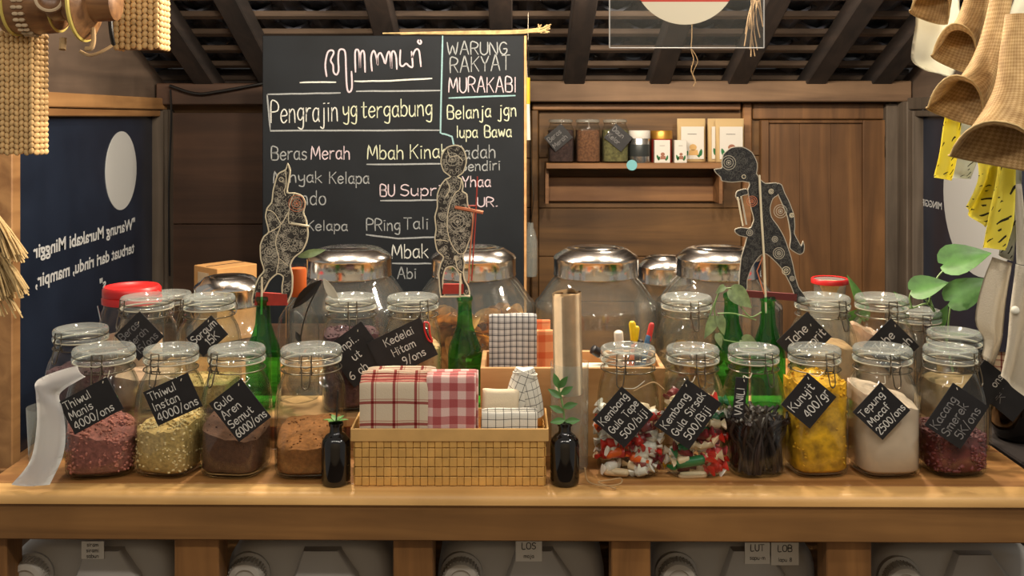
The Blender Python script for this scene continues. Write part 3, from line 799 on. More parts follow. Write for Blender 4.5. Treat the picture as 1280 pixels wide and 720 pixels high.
fill('brown_sugar', j, D(3), 0.064, M['brownsugar'], 'light brown sugar heaped in the untagged jar beside the basket', 'sugar', (0.06, 0.25), 0.003, 120, M['brownsugar'], 0.002, 1.06, 5)
# front row, from the paper roll to the end of the counter
jA = j = jar_at(785, FY, CT, D(-20), 'glass clip-top jar of wrapped candies tagged Kembang Gula Tape', 0.96)
price_tag(j, TY, (779, 521.5), 49, 56, 53, ['Kembang', 'Gula Tape', ('500/biji', 0.1)], 9.5, pull=(776, 490, 806, 476))
jB = j = jar_at(866, FY, CT, D(6), 'glass clip-top jar of wrapped candies tagged Kembang Gula Sirsak', 0.92)
price_tag(j, TY, (860, 518), 55, 71, 53, ['Kembang', 'Gula Sirsak', ('500/Biji', 0.08)], 10, pull=(857, 480, 869, 470))
jC = j = jar_at(942, FY, CT, D(20), 'glass clip-top jar of dark vanilla pods with a slim VANILI tag', 0.88)
price_tag(j, TY, (925, 497), 84, 50, 15, ['VANILI'], 9, pull=(929, 474, 940, 466))
j = jar_at(1018, FY, CT, D(16), 'glass clip-top jar full of yellow slices tagged Kunyit', 0.90)
price_tag(j, TY, (1011, 501), 50, 52, 47, ['Kunyit', ('400/gr', 0.12)], 11, pull=(1009, 471, 1030, 465))
fill('dried_turmeric', j, D(16), 0.150, M['turmeric'], 'yellow dried turmeric slices filling the Kunyit jar', 'turmeric', (0, 0), 0.006, 160, M['turmeric'], 0.0035, 0.90, 6)
j = jar_at(1103, FY, CT, D(3), 'glass clip-top jar of white flour tagged Tepung Mocaf', 1.0)
price_tag(j, TY, (1102, 514), 47, 51, 51, ['Tepung', 'Mocaf', '2500/ons'], 9.5, pull=(1101, 484, 1106, 470))
fill('mocaf_flour', j, D(3), 0.124, M['flour'], 'white mocaf flour filling the Tepung Mocaf jar above its middle', 'flour', (-0.30, 0.1), 0.003, 0, None, 0.003, 1.0, 7)
j = jar_at(1188, FY, CT, D(38), 'glass clip-top jar of dark red beans tagged Kacang Smerek', 0.90)
price_tag(j, TY-0.004, (1196, 520), 56, 64, 54, ['Kacang', 'Smerek', ('5K/ons', 0.1)], 11, 'chalkgrey', pull=(1194, 484, 1204, 470))
fill('red_beans', j, D(38), 0.068, M['bean'], 'small dark red beans in the Kacang Smerek jar', 'beans', (0, 0.1), 0.003, 760, M['bean'], 0.0046, 0.90, 8)

# corner jars on the counter
j = jar_at(101, 1.765, CT, D(-25), 'glass clip-top jar without a tag standing behind the curled receipt', 1.0)
fill('purple_rice', j, D(-25), 0.128, M['purple'], 'dark purple grains in the jar behind the receipt', 'grains', (0, 0), 0.003, 120, M['purple'], 0.003, 1.0, 9)
j = jar_at(1193, 1.735, CT, D(60), 'glass clip-top jar of tan powder behind the red bean jar', 0.98)
price_tag(j, 1.655, (1231, 482), 52, 52, 40, ['', ('ons', 0.55)], 9, pull=(1224, 466, 1222, 455))
fill('tan_powder', j, D(60), 0.115, M['tanpowder'], 'tan powder in the jar behind the red bean jar', 'powder', (0, 0), 0.002, 0, None, 0.003, 0.98, 10)
j = jar_at(1146, 1.93, CT, D(0), 'clear glass jar standing behind the ginger jars beside the plant', 0.98)
# second row on the step boards
RY = 1.80; RT = RY-0.060
j = jar_at(184, RY, RZ, D(-40), 'glass clip-top jar with a half hidden black tag behind the pink granules', 1.0)
price_tag(j, RT, (174, 420), 44, 44, 44, ['Beras', 'Merah', ('15/ons', 0.1)], 9, 'chalkgrey', pull=(175, 402, 180, 398))
fill('pale_powder', j, D(-40), 0.060, M['palepowder'], 'pale powder low in the jar behind the pink granules', 'powder', (0, 0), 0.002, 0, None, 0.003, 1.0, 11)
j = jar_at(261, RY, RZ, D(-55), 'glass clip-top jar tagged Sorgum beside the cardboard box', 1.0)
price_tag(j, RT, (259, 420), 42, 42, 32, ['Sorgum', ('15K', 0.3)], 9.5, pull=(262, 400, 262, 396))
fill('sorghum_grain', j, D(-55), 0.050, M['cassava'], 'cream sorghum grain in the jar tagged Sorgum', 'grain', (0, 0), 0.002, 60, M['cassava'], 0.003, 1.0, 12)
j = jar_at(439, RY, RZ, D(12), 'glass clip-top jar of purple grains with a tilted dark tag', 1.0)
price_tag(j, RT, (447, 443), 36, 56, 62, [('mpi..', 0.2), ('ut', 0.3), '6 ah'], 10, pull=(448, 412, 446, 408))
fill('purple_grains', j, D(12), 0.135, M['purple'], 'purple grains filling the jar behind the checked towels', 'grains', (0, 0), 0.003, 150, M['purple'], 0.003, 1.0, 13)
j = jar_at(516, RY, RZ, D(30), 'glass clip-top jar tagged Kedelai Hitam with a red clip', 1.0)
tg = price_tag(j, RT-0.004, (503, 436), 26, 74, 52, [('Kedelai', 0.2), ('Hitam', 0.25), ('9/ons', 0.35)], 9.5)
b = B(); C0 = P(533, 410, RT-0.007)-j.location
tube(b, smooth_path([C0+Vector((-0.004, 0, 0.010)), C0+Vector((0.004, -0.001, 0.008)), C0+Vector((0.006, -0.001, -0.010)), C0+Vector((0.010, 0, -0.024)), C0+Vector((0.003, 0, -0.020)), C0+Vector((-0.003, 0, -0.004)), C0+Vector((-0.004, 0, 0.010))], 4), 0.0016, 6)
obj('clip', b, M['redlid'], j, label='red plastic clip')
fill('soybean', j, D(30), 0.110, M['tanpowder'], 'pale brown beans in the jar tagged Kedelai Hitam', 'beans', (0, 0), 0.003, 200, M['tanpowder'], 0.004, 1.0, 14)
j = jar_at(858, RY, RZ, D(8), 'empty glass clip-top jar without a tag beside the small-leaved vine', 0.98)
j = jar_at(1028, RY, RZ, D(25), 'glass clip-top jar with a Jahe tag under the red-lidded container', 1.05)
price_tag(j, RT, (1005, 424), 44, 54, 44, [('Jahe', 0.12), ('Emprit', 0.2)], 11, pull=(1012, 405, 1018, 400))
fill('ginger_powder', j, D(25), 0.120, M['tanpowder'], 'tan ginger powder in the jar with the Jahe tag', 'powder', (-0.2, 0), 0.003, 0, None, 0.003, 1.05, 15)
j = jar_at(1102, RY, RZ, D(3), 'glass clip-top jar with a Jahe Merah tag in front of the plant', 1.0)
price_tag(j, RT, (1114, 433), 45, 50, 50, [('Jahe', 0.1), ('Merah', 0.15)], 11, pull=(1117, 406, 1108, 400))
fill('red_ginger_powder', j, D(3), 0.128, M['palepowder'], 'pale pink ginger powder in the jar tagged Jahe Merah', 'powder', (-0.4, 0), 0.004, 0, None, 0.003, 1.0, 16)
j = jar_at(212, 2.12, CT+0.03, D(10), 'clear glass jar peeping out behind the red-lidded jar', 0.96)
j.location.z = CT

# red-lidded jar at the corner
j = thing('red_lidded_jar', 'round glass jar with a red lid in front of the dark window', 'jar', (PX(165, 1.92), 1.92, CT))
b = B(); lathe(b, [(0.045, 0), (0.056, 0.004), (0.060, 0.015), (0.060, 0.17), (0.057, 0.195), (0.052, 0.208), (0.051, 0.215)], 40, cap1=False); obj('body', b, M['glass'], j, angle=80)
b = B(); lathe(b, [(0.050, 0.214), (0.055, 0.216), (0.0555, 0.226), (0.053, 0.229), (0.0545, 0.231), (0.054, 0.243), (0.050, 0.248), (0.046, 0.247), (0.044, 0.244), (0.002, 0.243)], 40, cap0=False); obj('lid', b, M['redlid'], j, angle=60, label='red plastic screw lid')
b = B(); tube(b, smooth_path([(0.050, -0.02, 0.226), (0.060, -0.024, 0.224), (0.064, -0.026, 0.205), (0.060, -0.024, 0.19)], 4), 0.0012); tube(b, [(-0.058, -0.02, 0.212), (-0.046, -0.035, 0.188)], 0.0013); obj('wire_clasp', b, M['chrome'], j)
b = B(); lathe(b, [(0.05, 0.004), (0.056, 0.015), (0.056, 0.15), (0.02, 0.155), (0.002, 0.156)], 32)
o = obj('pink_powder', b, M['palepowder'], None, loc=j.location, angle=60); tag(o, 'pale pink powder inside the red-lidded jar', 'powder', None, 'stuff')

# ------------------------------------------------------------------ big candy jars with chrome lids
def big_jar(pxc, Y, label, s=1.0, rb=0.130, h=0.215, rl=0.089):
    j = thing('big_glass_jar', label, 'jar', (PX(pxc, Y), Y, CT), 0, 'big glass jars with chrome lids')
    b = B()
    PR = [(rb*0.8, 0), (rb*0.95, 0.004), (rb, 0.02), (rb, h*0.83), (rb*0.985, h*0.855), (rb*0.93, h*0.885), (rb*0.74, h*1.05), (rl*0.97, h*1.10), (rl*0.95, h*1.13), (rl*0.93, h*1.17)]
    lathe(b, PR, 56, cap1=False, n=2.25)
    lathe(b, [(r-0.005, max(z, 0.008)-(0.004 if z > h*0.5 else 0)) for r, z in PR[1:]], 56, cap1=False, n=2.25)
    obj('body', b, M['bigglass'], j, angle=80)
    b = B(); z0 = h*1.115
    lathe(b, [(rl*0.985, z0), (rl*1.01, z0+0.001), (rl*1.01, z0+0.004), (rl, z0+0.006), (rl, z0+0.034), (rl*1.015, z0+0.037), (rl*0.98, z0+0.042), (rl*0.74, z0+0.056), (rl*0.60, z0+0.059), (rl*0.55, z0+0.0575), (rl*0.50, z0+0.060), (rl*0.2, z0+0.062), (0.001, z0+0.062)], 56, cap0=False)
    obj('lid', b, M['chrome'], j, angle=35, label='shiny chrome lid')
    return j
BY = 2.10
big_jar(437, BY, 'big glass jar with chrome lid in front of the writing Mbak')
jCr = big_jar(592, BY, 'big glass jar of crackers with chrome lid behind the middle puppet')
big_jar(745, BY, 'big glass jar with chrome lid behind the paper roll')
jCr2 = big_jar(898, BY, 'big glass jar with chrome lid behind the dark walking puppet')
big_jar(286, 2.04, 'smaller wide jar with chrome lid in front of the cardboard box', rb=0.083, h=0.169, rl=0.068)
big_jar(832, 2.305, 'small chrome-lidded jar peeping between two big jars', rb=0.072, h=0.172, rl=0.064)

# crackers
b = B()
for i in range(5):
    pass
rings = []
for q in (0.02, 0.35, 0.7, 1.0):
    rings.append([Vector((0.026*q*math.cos(2*PI*i/20), 0.021*q*math.sin(2*PI*i/20), 0.006*math.sin(4*PI*i/20)*q*q+0.004*q*q)) for i in range(20)])
vr = loft(b, rings, False, False); b.faces.new(vr[0])
ex = bmesh.ops.solidify(b, geom=b.faces[:], thickness=0.002)
ME_cr = mesh_of('cracker', b, M['cracker'])
def pour(me, name, root, rb, z0, z1, n, label, cat, grp, rmin=0.0, seed=3, flat=0.5, front=True, sq=1.0):
    rr = random.Random(seed); out = []
    for k in range(n):
        a = rr.uniform(PI, 2*PI) if front and rr.random() < 0.85 else rr.uniform(0, 2*PI)
        r = rb*math.sqrt(rr.uniform(rmin, 1)); z = rr.uniform(z0, z1) if rr.random() < 0.75 else z1-0.004
        o = link(bpy.data.objects.new(name, me)); tag(o, label, cat, grp)
        o.location = root.location+Vector((r*math.cos(a)*sq, r*math.sin(a)*sq, z))
        o.rotation_euler = (rr.gauss(0, flat), rr.gauss(0, flat), rr.uniform(0, 6))
        out.append(o)
    return out
pour(ME_cr, 'fried_cracker', jCr, 0.098, 0.02, 0.160, 120, 'curly yellow fried cracker inside the big jar behind the middle puppet', 'cracker', 'fried crackers in the big jar', 0.3, 5, 0.7)
pour(ME_cr, 'fried_cracker', jCr2, 0.095, 0.02, 0.085, 40, 'curly yellow fried cracker inside the big jar behind the walking puppet', 'cracker', 'fried crackers in the second big jar', 0.3, 6, 0.7)

# wrapped candies and vanilla pods
def candy_mesh(r, L, m, twist=True):
    b = B(); Mx = Matrix.Rotation(PI/2, 4, 'Y')
    prof = [(r*0.35, -L*0.5), (r*0.9, -L*0.42), (r, -L*0.3), (r*1.02, 0), (r, L*0.3), (r*0.9, L*0.42), (r*0.35, L*0.5)]
    lathe(b, prof, 12, M=Mx)
    if twist:
        for s in (-1, 1):
            rg = []
            for q in (0, 0.5, 1):
                rg.append([Vector((s*(L*0.5+q*r*1.1), math.cos(2*PI*i/12)*(r*0.3+q*r*0.8)*(1+0.25*(i % 2)), math.sin(2*PI*i/12)*(r*0.28+q*r*0.2))) for i in range(12)])
            loft(b, rg)
    return mesh_of('wrapped_candy', b, m, angle=50)
cm = {}
for nm, c in (('white', (228, 224, 214)), ('red', (190, 44, 34)), ('orange', (226, 96, 30)), ('green', (30, 110, 62)), ('cream', (222, 196, 160)), ('maroon', (120, 34, 40)), ('yellow', (224, 176, 50)), ('pink', (222, 90, 96))):
    cm[nm] = plain(nm+'_candy_wrapper', rgb(*c), 0.35, var=0.1, scale=90)
def candies(root, colours, n, z1, seed, w, special=()):
    rr = random.Random(seed)
    mes = {c: candy_mesh(0.0078, 0.021, cm[c]) for c in set(colours)}
    for k in range(n):
        c = rr.choice(colours); a = rr.uniform(PI*0.95, 2.05*PI)
        x, y = ring_pts(0.041*w, 0.041*w, 4, 97)[int(a/(2*PI)*96) % 97]
        q = rr.choice((0.95, 0.95, 0.85, 0.6)); z = 0.010+(z1-0.010)*((k+0.5)/n)
        o = link(bpy.data.objects.new('wrapped_candy', mes[c]))
        tag(o, c+' twist-wrapped candy in the jar tagged '+('Kembang Gula Tape' if root is jA else 'Kembang Gula Sirsak'), 'candy', c+' candies in '+('first' if root is jA else 'second')+' candy jar')
        o.location = root.location+Vector((x*q, y*q, z)); o.rotation_euler = (rr.uniform(0, 6), rr.gauss(0, 0.35), rr.gauss(0, 0.5))
    for c, px, py, L, r, rz in special:
        me = candy_mesh(r, L, cm[c], False)
        o = link(bpy.data.objects.new('wrapped_candy', me)); o.location = P(px, py, FY-0.035)
        tag(o, 'long '+c+' wrapped stick candy in the jar tagged '+('Kembang Gula Tape' if root is jA else 'Kembang Gula Sirsak')+', '+('on the bottom' if py > 587 else 'above the bottom'), 'candy')
        o.rotation_euler = (0, rz, 0)
candies(jA, ['white', 'white', 'white', 'white', 'red', 'orange', 'maroon', 'cream'], 62, 0.105, 3, 0.96,
        [('cream', 770, 590, 0.042, 0.0065, 0.08), ('orange', 767, 566, 0.028, 0.0075, -0.25)])
candies(jB, ['cream', 'cream', 'white', 'maroon', 'red', 'yellow', 'pink', 'green'], 62, 0.125, 4, 0.92,
        [('green', 863, 577, 0.050, 0.008, -0.16), ('cream', 866, 594, 0.046, 0.006, -0.05), ('cream', 880, 556, 0.036, 0.0065, -0.2)])
rr = random.Random(12)
pods = []
for v in range(4):
    b = B(); L = 0.085
    tube(b, smooth_path([(rr.gauss(0, 0.003), rr.gauss(0, 0.003), 0), (rr.gauss(0, 0.006), rr.gauss(0, 0.006), L*0.4), (rr.gauss(0, 0.006), rr.gauss(0, 0.006), L*0.75), (rr.gauss(0, 0.012), rr.gauss(0, 0.012), L)], 3), 0.003, 6, radii=None)
    pods.append(mesh_of('vanilla_pod', b, M['vanilla']))
for k in range(110):
    a = rr.uniform(0, 2*PI); x, y = ring_pts(0.034, 0.034, 4, 97, D(20))[int(a/(2*PI)*96)]; q = math.sqrt(rr.random())
    if rr.random() < 0.6: q = 1
    o = link(bpy.data.objects.new('vanilla_pod', pods[k % 4])); o.location = jC.location+Vector((x*q, y*q, rr.uniform(0.004, 0.010)))
    o.rotation_euler = (rr.gauss(0, 0.05), rr.gauss(0, 0.05), rr.uniform(0, 6)); tag(o, 'thin dark dried vanilla pod standing in the VANILI jar', 'vanilla pod', 'vanilla pods in the jar')

# ------------------------------------------------------------------ bottles
def green_bottle(pxc, Y, z, label, h=0.200, s=1.0):
    t = thing('green_bottle', label, 'bottle', (PX(pxc, Y), Y, z), 0, 'green glass bottles')
    b = B()
    lathe(b, [(0.024, 0), (0.030*s, 0.003), (0.031*s, 0.010), (0.031*s, h*0.46), (0.029*s, h*0.54), (0.021*s, h*0.64), (0.0145*s, h*0.74), (0.0125*s, h*0.88), (0.0125*s, h*0.95), (0.0145*s, h*0.955), (0.0145*s, h*0.99), (0.0118*s, h)], 32, cap1=False)
    obj('body', b, M['green_glass'], t, angle=80)
    return t
green_bottle(329, 1.80, RZ, 'green glass bottle under the crouched puppet near the clear bottle')
green_bottle(581, 1.80, RZ, 'green glass bottle under the puppet in front of the chalkboard')
green_bottle(914, 1.80, RZ, 'green glass bottle twined with a pale vine', 0.205)
green_bottle(960, 1.80, RZ, 'green glass bottle under the dark walking puppet')

t = thing('clear_bottle', 'clear glass bottle with an orange neck wrap and dried leaves', 'bottle', (PX(373, 1.84), 1.84, RZ))
b = B(); lathe(b, [(0.028, 0), (0.037, 0.004), (0.038, 0.012), (0.038, 0.130), (0.035, 0.153), (0.020, 0.178), (0.0145, 0.190), (0.0135, 0.240), (0.0135, 0.252)], 32, cap1=False); obj('body', b, M['glass'], t, angle=80)
b = B(); lathe(b, [(0.0145, 0.192), (0.0150, 0.194), (0.0150, 0.240), (0.0140, 0.244), (0.003, 0.244)], 24); obj('neck_wrap', b, plain('orange_wrap', rgb(196, 92, 34), 0.4), t)

def leaf_bm(b, base, d, nrmv, L, Wd, droop=0.15, fold=0.12, heart=True, mi=0):
    """a leaf from its base along d, facing nrmv"""
    d = Vector(d).normalized(); n = Vector(nrmv); n = (n-d*n.dot(d)).normalized(); s = d.cross(n)
    prof = [(-0.10, 0.30), (-0.06, 0.62), (0.04, 0.86), (0.18, 1.0), (0.36, 0.95), (0.56, 0.74), (0.74, 0.47), (0.88, 0.22), (1.0, 0.02)] if heart else [(0, 0.05), (0.1, 0.45), (0.25, 0.8), (0.42, 1.0), (0.6, 0.92), (0.78, 0.6), (0.9, 0.3), (1.0, 0.02)]
    rows = []
    for (u, w) in prof:
        r = []
        for k in (-1, -0.5, 0, 0.5, 1):
            uu = u if (not heart or abs(k) > 0.3 or u > 0) else 0.0+u*0.1
            p = Vector(base)+d*(uu*L)+s*(k*w*Wd/2)+n*(abs(k)*w*Wd*fold-droop*L*max(u, 0)**2)
            r.append(p)
        rows.append(r)
    V = [[b.verts.new(p) for p in r] for r in rows]
    V2 = [[b.verts.new(p-n*0.0006) for p in r] for r in rows]
    fs = []
    for A, rev in ((V, False), (V2, True)):
        for a, c in zip(A, A[1:]):
            for k in range(4):
                q = (a[k], a[k+1], c[k+1], c[k])
                fs.append(b.faces.new(q[::-1] if rev else q))
    for i in range(len(V)-1):
        for k in (0, 4):
            b.faces.new((V[i][k], V[i+1][k], V2[i+1][k], V2[i][k]))
    for f in fs: f.material_index = mi
def leaf(name, m, parent, base, d, n, L, Wd, **k):
    o = Vector(parent.location) if parent else Vector((0, 0, 0))
    b = B(); leaf_bm(b, Vector(base)-o, d, n, L, Wd, **k)
    return obj(name, b, m, parent, angle=60)

dk = plain('dried_dark_leaf', rgb(34, 28, 24), 0.6)
CAMV = Vector((0, -1, 0.15))
q = P(405, 345, 1.80)
sp = t
b = B(); tube(b, smooth_path([P(374, 455, 1.83)-t.location, P(376, 420, 1.83)-t.location, P(385, 385, 1.81)-t.location, P(402, 352, 1.80)-t.location], 5), 0.0012); obj('twig', b, dk, t)
leaf('dried_leaf', dk, t, P(402, 350, 1.80), P(362, 388, 1.80)-P(402, 350, 1.80), CAMV, 0.078, 0.021, heart=False, fold=0.3)
leaf('dried_leaf', M['parch'], t, P(404, 348, 1.80), P(424, 382, 1.80)-P(404, 348, 1.80), CAMV, 0.058, 0.016, heart=False)
leaf('dried_leaf', dk, t, P(376, 428, 1.83), P(368, 412, 1.83)-P(376, 428, 1.83), CAMV, 0.022, 0.010, heart=False)
leaf('dried_leaf', M['leaf3'], t, P(372, 321, 1.82), P(403, 313, 1.82)-P(372, 321, 1.82), CAMV, 0.052, 0.015, heart=False)

def small_bottle(pxc, Y, label):
    t = thing('small_dark_bottle', label, 'bottle', (PX(pxc, Y), Y, CT))
    b = B(); lathe(b, [(0.019, 0), (0.0222, 0.003), (0.0228, 0.010), (0.0228, 0.060), (0.0212, 0.069), (0.0150, 0.0765), (0.0098, 0.080), (0.0095, 0.090), (0.0115, 0.0905), (0.0115, 0.095), (0.009, 0.096)], 32)
    obj('body', b, M['dark_glass'], t, angle=60); return t
t = small_bottle(420, 1.555, 'small dark bottle with a tiny sprout in front of the brown sugar jar')
b = B(); tube(b, smooth_path([(0, 0, 0.09), (0.001, 0, 0.11), (0.003, 0, 0.145)], 4), 0.0012); obj('twig', b, dk, t)
for a in range(6):
    leaf('sprout_leaf', M['leaf2'], t, t.location+Vector((0, 0, 0.096)), Vector((math.cos(a*1.05), math.sin(a*1.05), 0.35+0.1*(a % 3))), (0, 0, 1), 0.020, 0.009, heart=False)
t = small_bottle(706, 1.555, 'small dark bottle with a leafy green sprig beside the paper roll')
b = B(); tube(b, smooth_path([(0, 0, 0.09), (-0.003, 0, 0.12), (-0.010, 0, 0.15)], 4), 0.0016); obj('sprig_stem', b, M['stem'], t)
for k, (dx, dz, ax, az) in enumerate([(0, .098, 1, .1), (0, .10, -1, .0), (-.002, .112, -1, .5), (-.003, .12, 1, .4), (-.006, .135, -1, .7), (-.007, .14, 1, .8), (-.010, .150, -.3, 1), (-.009, .15, .6, 1)]):
    leaf('sprig_leaf', M['leaf'], t, t.location+Vector((dx, -0.004, dz)), (ax, -0.4*(k % 2), az), (0, -1, 0.5), 0.024, 0.011, heart=False)

# ------------------------------------------------------------------ shadow puppets
def inside(p, poly):
    x, y = p; c = False; n = len(poly)
    for i in range(n):
        x1, y1 = poly[i]; x2, y2 = poly[i-1]
        if (y1 > y) != (y2 > y) and x < (x2-x1)*(y-y1)/(y2-y1)+x1: c = not c
    return c
def area2(p): return sum(p[i-1][0]*p[i][1]-p[i][0]*p[i-1][1] for i in range(len(p)))
def inset(poly, d):
    n = len(poly); s = 1 if area2(poly) > 0 else -1; out = []
    for i in range(n):
        a = Vector(poly[i-1]); p = Vector(poly[i]); c = Vector(poly[(i+1) % n])
        t1 = (p-a).normalized(); t2 = (c-p).normalized()
        n1 = Vector((-t1.y, t1.x))*s; n2 = Vector((-t2.y, t2.x))*s
        m = (n1+n2)
        m = m.normalized() if m.length > 1e-6 else n1
        k = d/max(0.45, m.dot(n1)); q = p+m*k
        out.append((q.x, q.y))
    return out
def edge_dist(p, poly):
    best = 9
    for i in range(len(poly)):
        a = Vector(poly[i-1]); c = Vector(poly[i]); q = Vector(p); ab = c-a
        t = max(0, min(1, (q-a).dot(ab)/max(ab.length_squared, 1e-12))); best = min(best, (a+ab*t-q).length)
    return best
def puppet(label, Y, polys, org, sc, body, outline, wline, swirl, nsw, rings, base, basecol, sticks, seed, bz, contours=()):
    """polys traced in zoomed pixels: org + p/sc gives picture pixels at distance Y"""
    k = Y/F
    t = thing('shadow_puppet', label, 'shadow puppet', P(*bz, Y))
    o = t.location
    def X(p): 
        v = P(org[0]+p[0]/sc, org[1]+p[1]/sc, Y); return (v.x-o.x, v.z-o.z)
    PL = [[X(p) for p in pl] for pl in polys]
    SM = [soft_closed(pl) for pl in PL]
    b = B()
    for i, pl in enumerate(SM): prism(b, pl, -0.0010-0.0001*i, 0.0010+0.0001*i)
    obj('leather_sheet', b, outline, t, smooth=False, label='pale leather edge')
    b = B()
    for i, pl in enumerate(SM): prism(b, inset(pl, wline), -0.0016-0.0001*i, 0.0016+0.0001*i)
    obj('painted_figure', b, body, t, smooth=False)
    rr = random.Random(seed); b = B(); bh_ = B(); zneck = X((0, 166))[1] if seed == 4 else 1e9
    for pl in SM:
        xs = [p[0] for p in pl]; zs = [p[1] for p in pl]
        ar = abs(area2(pl))/2; n = int(nsw*ar/(0.004))
        tries = 0; done = 0
        while done < n and tries < n*12:
            tries += 1
            p = (rr.uniform(min(xs), max(xs)), rr.uniform(min(zs), max(zs)))
            if not inside(p, pl): continue
            e = edge_dist(p, pl)-wline
            if e < 0.0018: continue
            r = min(e*0.9, rr.uniform(0.0022, 0.0065)); a0 = rr.uniform(0, 2*PI); tw = rr.choice((1, -1))*rr.uniform(3.5, 8)
            pts = [(p[0]+r*(1-0.75*i/12)*math.cos(a0+tw*i/12), p[1]+r*(1-0.75*i/12)*math.sin(a0+tw*i/12)) for i in range(13)]
            ribbon(bh_ if p[1] > zneck else b, pts, 0.0006, -0.0019-rr.uniform(0, 0.0002)); done += 1
    obj('carved_pattern', b, swirl, t, smooth=False)
    if len(bh_.verts): obj('carved_head_pattern', bh_, swirl, t, smooth=False)
    else: bh_.free()
    for ct_ in contours:
        b = B(); ribbon(b, soft([X(p) for p in ct_], 5), 0.0016, -0.0021); obj('contour_line', b, outline, t, smooth=False)
    for (cx, cy, r, m, n) in rings:
        c = X((cx, cy)); b = B()
        for i in range(n):
            q = r/sc*k*(1-i/(n+0.0)); ribbon(b, [(c[0]+q*math.cos(2*PI*j/28), c[1]+q*math.sin(2*PI*j/28)) for j in range(29)], 0.0011, -0.0022)
        if n > 1: bmesh.ops.create_circle(b, cap_ends=True, segments=12, radius=r/sc*k*0.16, matrix=Matrix.Translation((c[0], -0.0028, c[1])) @ Matrix.Rotation(PI/2, 4, 'X'))
        obj('ring_ornament', b, M[m], t, smooth=False)
    if base:
        pts = [X(p) for p in base]; b = B(); prism(b, pts, -0.004, 0.004); obj('base_bar', b, basecol, t, smooth=False, label='red base bar')
    for st, r, m in sticks:
        b = B(); v = [X(p) for p in st]; tube(b, [(a, -0.0045, c) for a, c in v], r, 6); obj('rod', b, M[m], t)
    return t
def soft_closed(pl, n=3):
    v = [Vector((a, c, 0)) for a, c in pl]; N = len(v); out = []
    for i in range(N):
        p0, p1, p2, p3 = v[i-1], v[i], v[(i+1) % N], v[(i+2) % N]
        for q in range(n):
            t = q/n; w = 0.5*((2*p1)+(p2-p0)*t+(2*p0-5*p1+4*p2-p3)*t*t+(3*p1-p0-3*p2+p3)*t**3)*1.0
            lin_ = p1.lerp(p2, t); w = w.lerp(lin_, 0.3); out.append((w.x, w.y))
    return out
puppet('crouched grey shadow puppet with a target-like disc, on the bottle near the cardboard box', 1.795,
       [[(128, 35), (138, 60), (133, 95), (128, 128), (150, 130), (175, 140), (186, 165), (180, 195), (188, 215), (195, 260), (190, 290), (175, 320), (150, 340), (138, 365), (145, 400), (143, 450), (128, 484), (110, 474), (108, 430), (112, 402), (95, 393), (70, 415), (52, 450), (32, 482), (15, 492), (12, 470), (22, 430), (35, 400), (50, 380), (40, 345), (38, 300), (50, 270), (65, 255), (55, 210), (60, 180), (75, 160), (80, 120), (95, 70), (120, 55)]],
       (310, 190), 2.571, M['leather'], M['cream'], 0.0026, M['parch'], 110,
       [(158, 165, 26, 'orange', 3), (108, 88, 7, 'cream', 1), (75, 205, 10, 'parch', 2), (70, 320, 16, 'parch', 2), (120, 300, 14, 'parch', 2)],
       [(28, 450), (127, 456), (127, 492), (22, 492)], M['redpaint'], [([(140, 228), (198, 238)], 0.0022, 'cream'), ([(45, 520), (47, 400)], 0.002, 'cream')], 3, (329, 382), [[(150, 132), (135, 170), (132, 225), (150, 228)], [(132, 190), (105, 235), (68, 258)], [(105, 240), (90, 290), (100, 340), (92, 392)], [(100, 340), (130, 365)], [(60, 185), (85, 195), (108, 232)], [(122, 60), (124, 100), (118, 125), (122, 140)]])
puppet('slim grey shadow puppet with a round head, standing before the chalkboard', 1.795,
       [[(105, 75), (125, 45), (160, 35), (190, 45), (205, 75), (208, 110), (195, 150), (174, 166), (188, 175), (195, 205), (192, 225), (210, 238), (214, 280), (226, 302), (235, 340), (230, 400), (216, 440), (205, 470), (195, 490), (201, 520), (196, 560), (202, 590), (216, 615), (222, 648), (205, 655), (190, 640), (185, 600), (172, 560), (150, 536), (124, 542), (113, 580), (112, 620), (120, 652), (100, 657), (94, 610), (91, 560), (100, 520), (110, 495), (85, 470), (75, 420), (80, 380), (75, 330), (85, 290), (85, 240), (100, 200), (120, 175), (138, 166), (112, 145), (100, 110)]],
       (520, 170), 3.273, M['leather'], M['cream'], 0.0024, M['parch'], 120,
       [(150, 95, 26, 'parch', 2), (170, 350, 40, 'parch', 3), (110, 330, 14, 'parch', 2), (150, 260, 12, 'parch', 2), (165, 500, 9, 'cream', 2)],
       [(112, 605), (195, 605), (195, 645), (108, 645)], M['redpaint'],
       [([(100, 656), (222, 654)], 0.0018, 'cream'), ([(160, 290), (275, 312)], 0.0030, 'orange'), ([(238, 300), (222, 470), (215, 600)], 0.0013, 'orange'), ([(252, 165), (245, 320), (228, 590)], 0.0012, 'redpaint'), ([(215, 285), (250, 285)], 0.0014, 'redpaint'), ([(180, 670), (182, 560)], 0.0018, 'cream')], 4, (581, 372), [[(185, 178), (180, 215), (160, 235), (140, 275), (128, 340), (132, 400), (150, 450), (180, 482), (205, 470)], [(125, 180), (138, 215), (122, 250)], [(78, 425), (105, 425), (130, 430)], [(160, 490), (170, 540), (195, 560)], [(130, 60), (140, 85), (170, 80), (190, 100)], [(205, 290), (190, 300), (160, 292)]])
